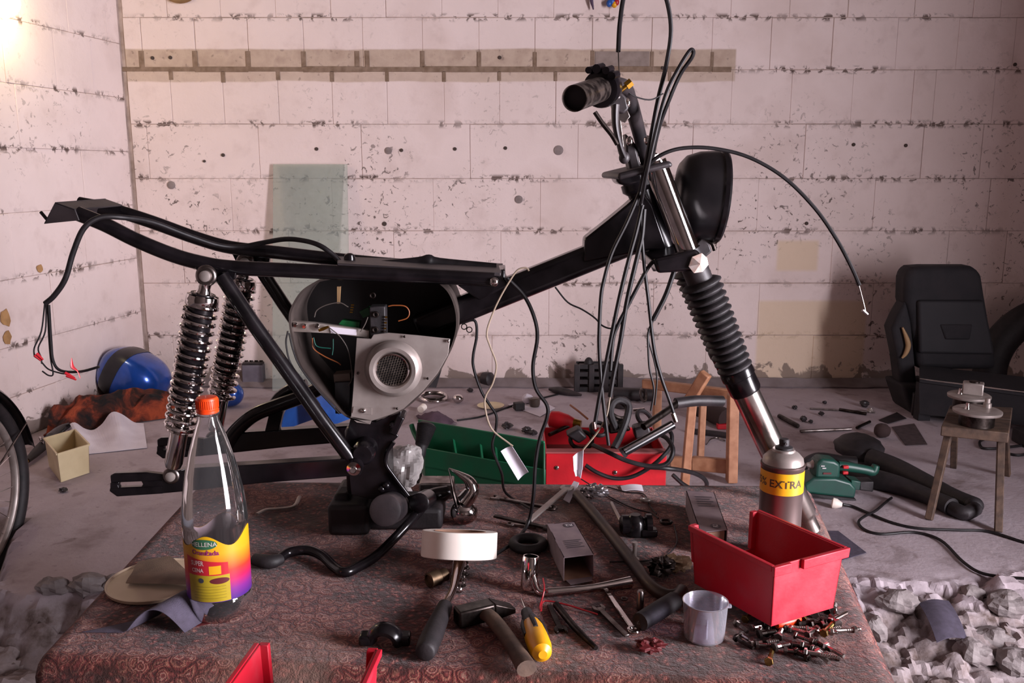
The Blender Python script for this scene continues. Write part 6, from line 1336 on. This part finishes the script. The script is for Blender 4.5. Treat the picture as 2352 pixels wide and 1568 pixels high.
# ---- doubled black hose
hs = thing('rubber_hose', G(2080, 1110), 'thick black hose doubled over with wide loop behind the sander', 'hose')
MB().tube([G(2000, 1052, 0.035), G(2060, 1075, 0.032), G(2130, 1110, 0.03), G(2190, 1140, 0.028), G(2236, 1160, 0.026)], [0.035, 0.034, 0.03, 0.026, 0.027], 16, 4).build('arm', M_blackmatte, hs)
MB().tube([G(1935, 1075, 0.034), G(1990, 1095, 0.032), G(2060, 1113, 0.031), G(2130, 1139, 0.028), G(2186, 1164, 0.029)], [0.030, 0.034, 0.031, 0.026, 0.028], 16, 4).build('arm', M_blackmatte, hs)
lo_ = G(1980, 1062, 0); mb = MB().ball(V(lo_.x, lo_.y+0.04, 0.048), 0.085, 0.10, 0.047, 22, 14, amp=0.12, fq=2.2, seed=6); mb.build('loop_end', M_blackmatte, hs)
MB().tube([G(1850, 1076, 0.03), G(1852, 1060, 0.045), G(1880, 1050, 0.05), G(1930, 1058, 0.045), G(1965, 1062, 0.04)], [0.008, 0.014, 0.018, 0.02, 0.022], 12, 4).build('strap_end', M_blackmatte, hs)
MB().ball(G(2236, 1160, 0.026), 0.030, 0.028, 0.027, 14, 10).build('tip', M_blackmatte, hs)
MB().tube([G(2186, 1166, 0.026), G(2217, 1178, 0.024), G(2240, 1168, 0.024)], 0.022, 12, 4).build('end_joint', M_blackmatte, hs)
# ---- power cord
pcd = thing('power_cord', G(1990, 1180), 'black power cord with white plug running over the right floor', 'cord')
MB().tube([G(1936, 1158, 0.012), G(1960, 1163, 0.006), G(1995, 1178, 0.005), G(2050, 1200, 0.005), G(2110, 1213, 0.005), G(2200, 1217, 0.005), G(2270, 1220, 0.005), G(2352, 1245, 0.005), G(2420, 1262, 0.005)], 0.0042, 8, 6).build('cord', M_wire, pcd)
MB().tube([G(2048, 1143, 0.006), G(2038, 1150, 0.006), G(2012, 1172, 0.006), G(1985, 1186, 0.011), G(1972, 1199, 0.005), G(1986, 1216, 0.005), G(2025, 1226, 0.005), G(2100, 1222, 0.005), G(2160, 1240, 0.005), G(2210, 1288, 0.006), G(2250, 1314, 0.006), G(2300, 1324, 0.008), G(2352, 1328, 0.02), G(2400, 1330, 0.03)], 0.0042, 8, 6).build('cord', M_wire, pcd)
MB().lathe(G(1910, 1154, 0.016), G(1938, 1160, 0.013)-G(1910, 1154, 0.016), [(0.010, 0), (0.017, 0.004), (0.016, 0.015), (0.007, 0.032)], 16).build('plug', M_white, pcd)
# ---- flat scraps and tools on the right floor
gsheet([(2018, 966), (2060, 948), (2082, 962), (2040, 974)], M_dust, 'rubber_mat', 'dark rubber scrap lying in front of the car seat', 'mat')
gsheet([(2048, 982), (2100, 974), (2130, 1022), (2080, 1024)], M_sandb, 'sandpaper', 'brown-grey sandpaper sheet left of the old stool', 'sandpaper')
gsheet([(1880, 1222), (1925, 1222), (1990, 1272), (1900, 1300)], M_sand, 'sandpaper', 'purple-grey sandpaper sheet on the floor beside the table', 'sandpaper', 0.004)
c = G(2025, 1005); tag(MB().ball(c+V(0, 0, 0.030), 0.032, 0.032, 0.0295, 16, 10, amp=0.1, fq=3).build('brown_ball', mat('brown_rust_ball', '#3d2c2b', 0.9)), 'dark brown rusty ball near the sandpaper sheet', 'ball')
for j, (a, b, r, lb) in enumerate((((1838, 990), (1955, 985), 0.006, 'long thin steel rod on the floor right of the fork'), ((1790, 955), (1832, 978), 0.010, 'dark short bar lying nearest the fork'), ((1860, 938), (2010, 946), 0.004, 'thin rod lying across the clutter by the fork'), ((1928, 940), (1990, 950), 0.007, 'dark chisel lying left of the rubber scrap'), ((1968, 982), (1998, 968), 0.006, 'short dark rod near the rusty ball'))):
    tag(MB().tube([G(*a, r+0.001), G(*b, r+0.001)], r, 9).build('floor_rod', M_steel if j in (0, 2) else M_darksteel), lb, 'rod', 'rods on the right floor')
for j, (x, y, r, lb) in enumerate(((1845, 968, 0.016, 'dark nut lying in the clutter right of the fork'), (1862, 972, 0.010, 'tiny dark nut beside the larger nut'), (1886, 955, 0.012, 'small dark lump among the rods'), (1985, 935, 0.020, 'dark clump at the head of the chisel'), (1894, 928, 0.010, 'small dark crumb below the wall'), (1825, 940, 0.012, 'dull crumb beside the short bar'), (1998, 948, 0.014, 'bright grey crumb beside the rubber scrap'))):
    crumple('floor_crumb', x, y, r, r, r*0.7, M_dust if j != 6 else M_alu, lb, 'crumb', 0.5, 3.0, 20.0+j, 12, 8, G)
# scrap heap behind the stool
for j, (l, lb) in enumerate((([(2262, 1008), (2250, 1015), (2256, 1028), (2280, 1030), (2320, 1026), (2352, 1022)], 'thin cable loop lying under the old stool'), ([(2310, 1040), (2340, 1045), (2380, 1038)], 'short cable piece behind the old stool'))):
    tag(MB().tube([G(x, y, 0.006) for x, y in l], 0.005, 7, 5).build('loose_cable', M_wire), lb, 'cable')
c = G(2345, 1015); tag(MB().box(c+V(0.06, -0.03, 0.03), (0.18, 0.10, 0.058)).build('dark_case', M_blackmatte, bevel=0.006), 'low black case at the right edge behind the stool', 'case')
# ---- rubble stones and the sandpaper lying on them
def stone(px, py, z, rx, ry, rz, label, seed):
    c = G(px, py, z); c = V(c.x, c.y, fz(c.x, c.y)+rz*0.35); mb = MB().ball(c, rx, ry, rz, 16, 11, amp=0.38, fq=1.7, seed=seed); return tag(mb.build('stone', M_stone, smooth=False), label, 'stone', 'broken concrete stones')
stone(2232, 1520, -0.085, 0.045, 0.035, 0.028, 'pale loose stone right under the sandpaper on the rubble', 1.0)
stone(2285, 1478, -0.075, 0.065, 0.035, 0.025, 'long pale stone slab to the right of the loose stone', 2.3)
stone(2340, 1545, -0.095, 0.05, 0.04, 0.03, 'broken stone in the bottom right corner', 3.7)
stone(2310, 1400, -0.03, 0.05, 0.045, 0.03, 'knobbly stone high on the rubble at the right edge', 5.1)
stone(2232, 1368, -0.02, 0.035, 0.03, 0.022, 'small knobbly stone above the sandpaper on the rubble', 6.2)
stone(2060, 1420, -0.05, 0.05, 0.035, 0.03, 'pale stone left of the sandpaper on the rubble', 7.4)
stone(1998, 1470, -0.07, 0.035, 0.05, 0.03, 'upright pale stone beside the carpet edge', 8.8)
stone(205, 1358, -0.01, 0.05, 0.035, 0.028, 'broken chunk on the left slab edge', 9.5)
stone(128, 1376, -0.03, 0.045, 0.03, 0.025, 'second broken chunk farther left on the slab edge', 10.5)
stone(262, 1378, -0.04, 0.03, 0.025, 0.02, 'small chunk on the slab edge beside the carpet', 11.5)
q = [G(2110, 1396, -0.02), G(2178, 1386, -0.02), G(2220, 1478, -0.045), G(2150, 1492, -0.045)]
tag(MB().sheet(lambda u, v: (q[0].lerp(q[1], u)).lerp(q[3].lerp(q[2], u), v)+V(0, 0, 0.012*math.sin(2.6*v)+0.006*math.sin(4*u)+0.012), 10, 10, 0.0015).build('sandpaper', M_sand), 'torn violet-grey sandpaper sheet lying on the rubble', 'sandpaper')
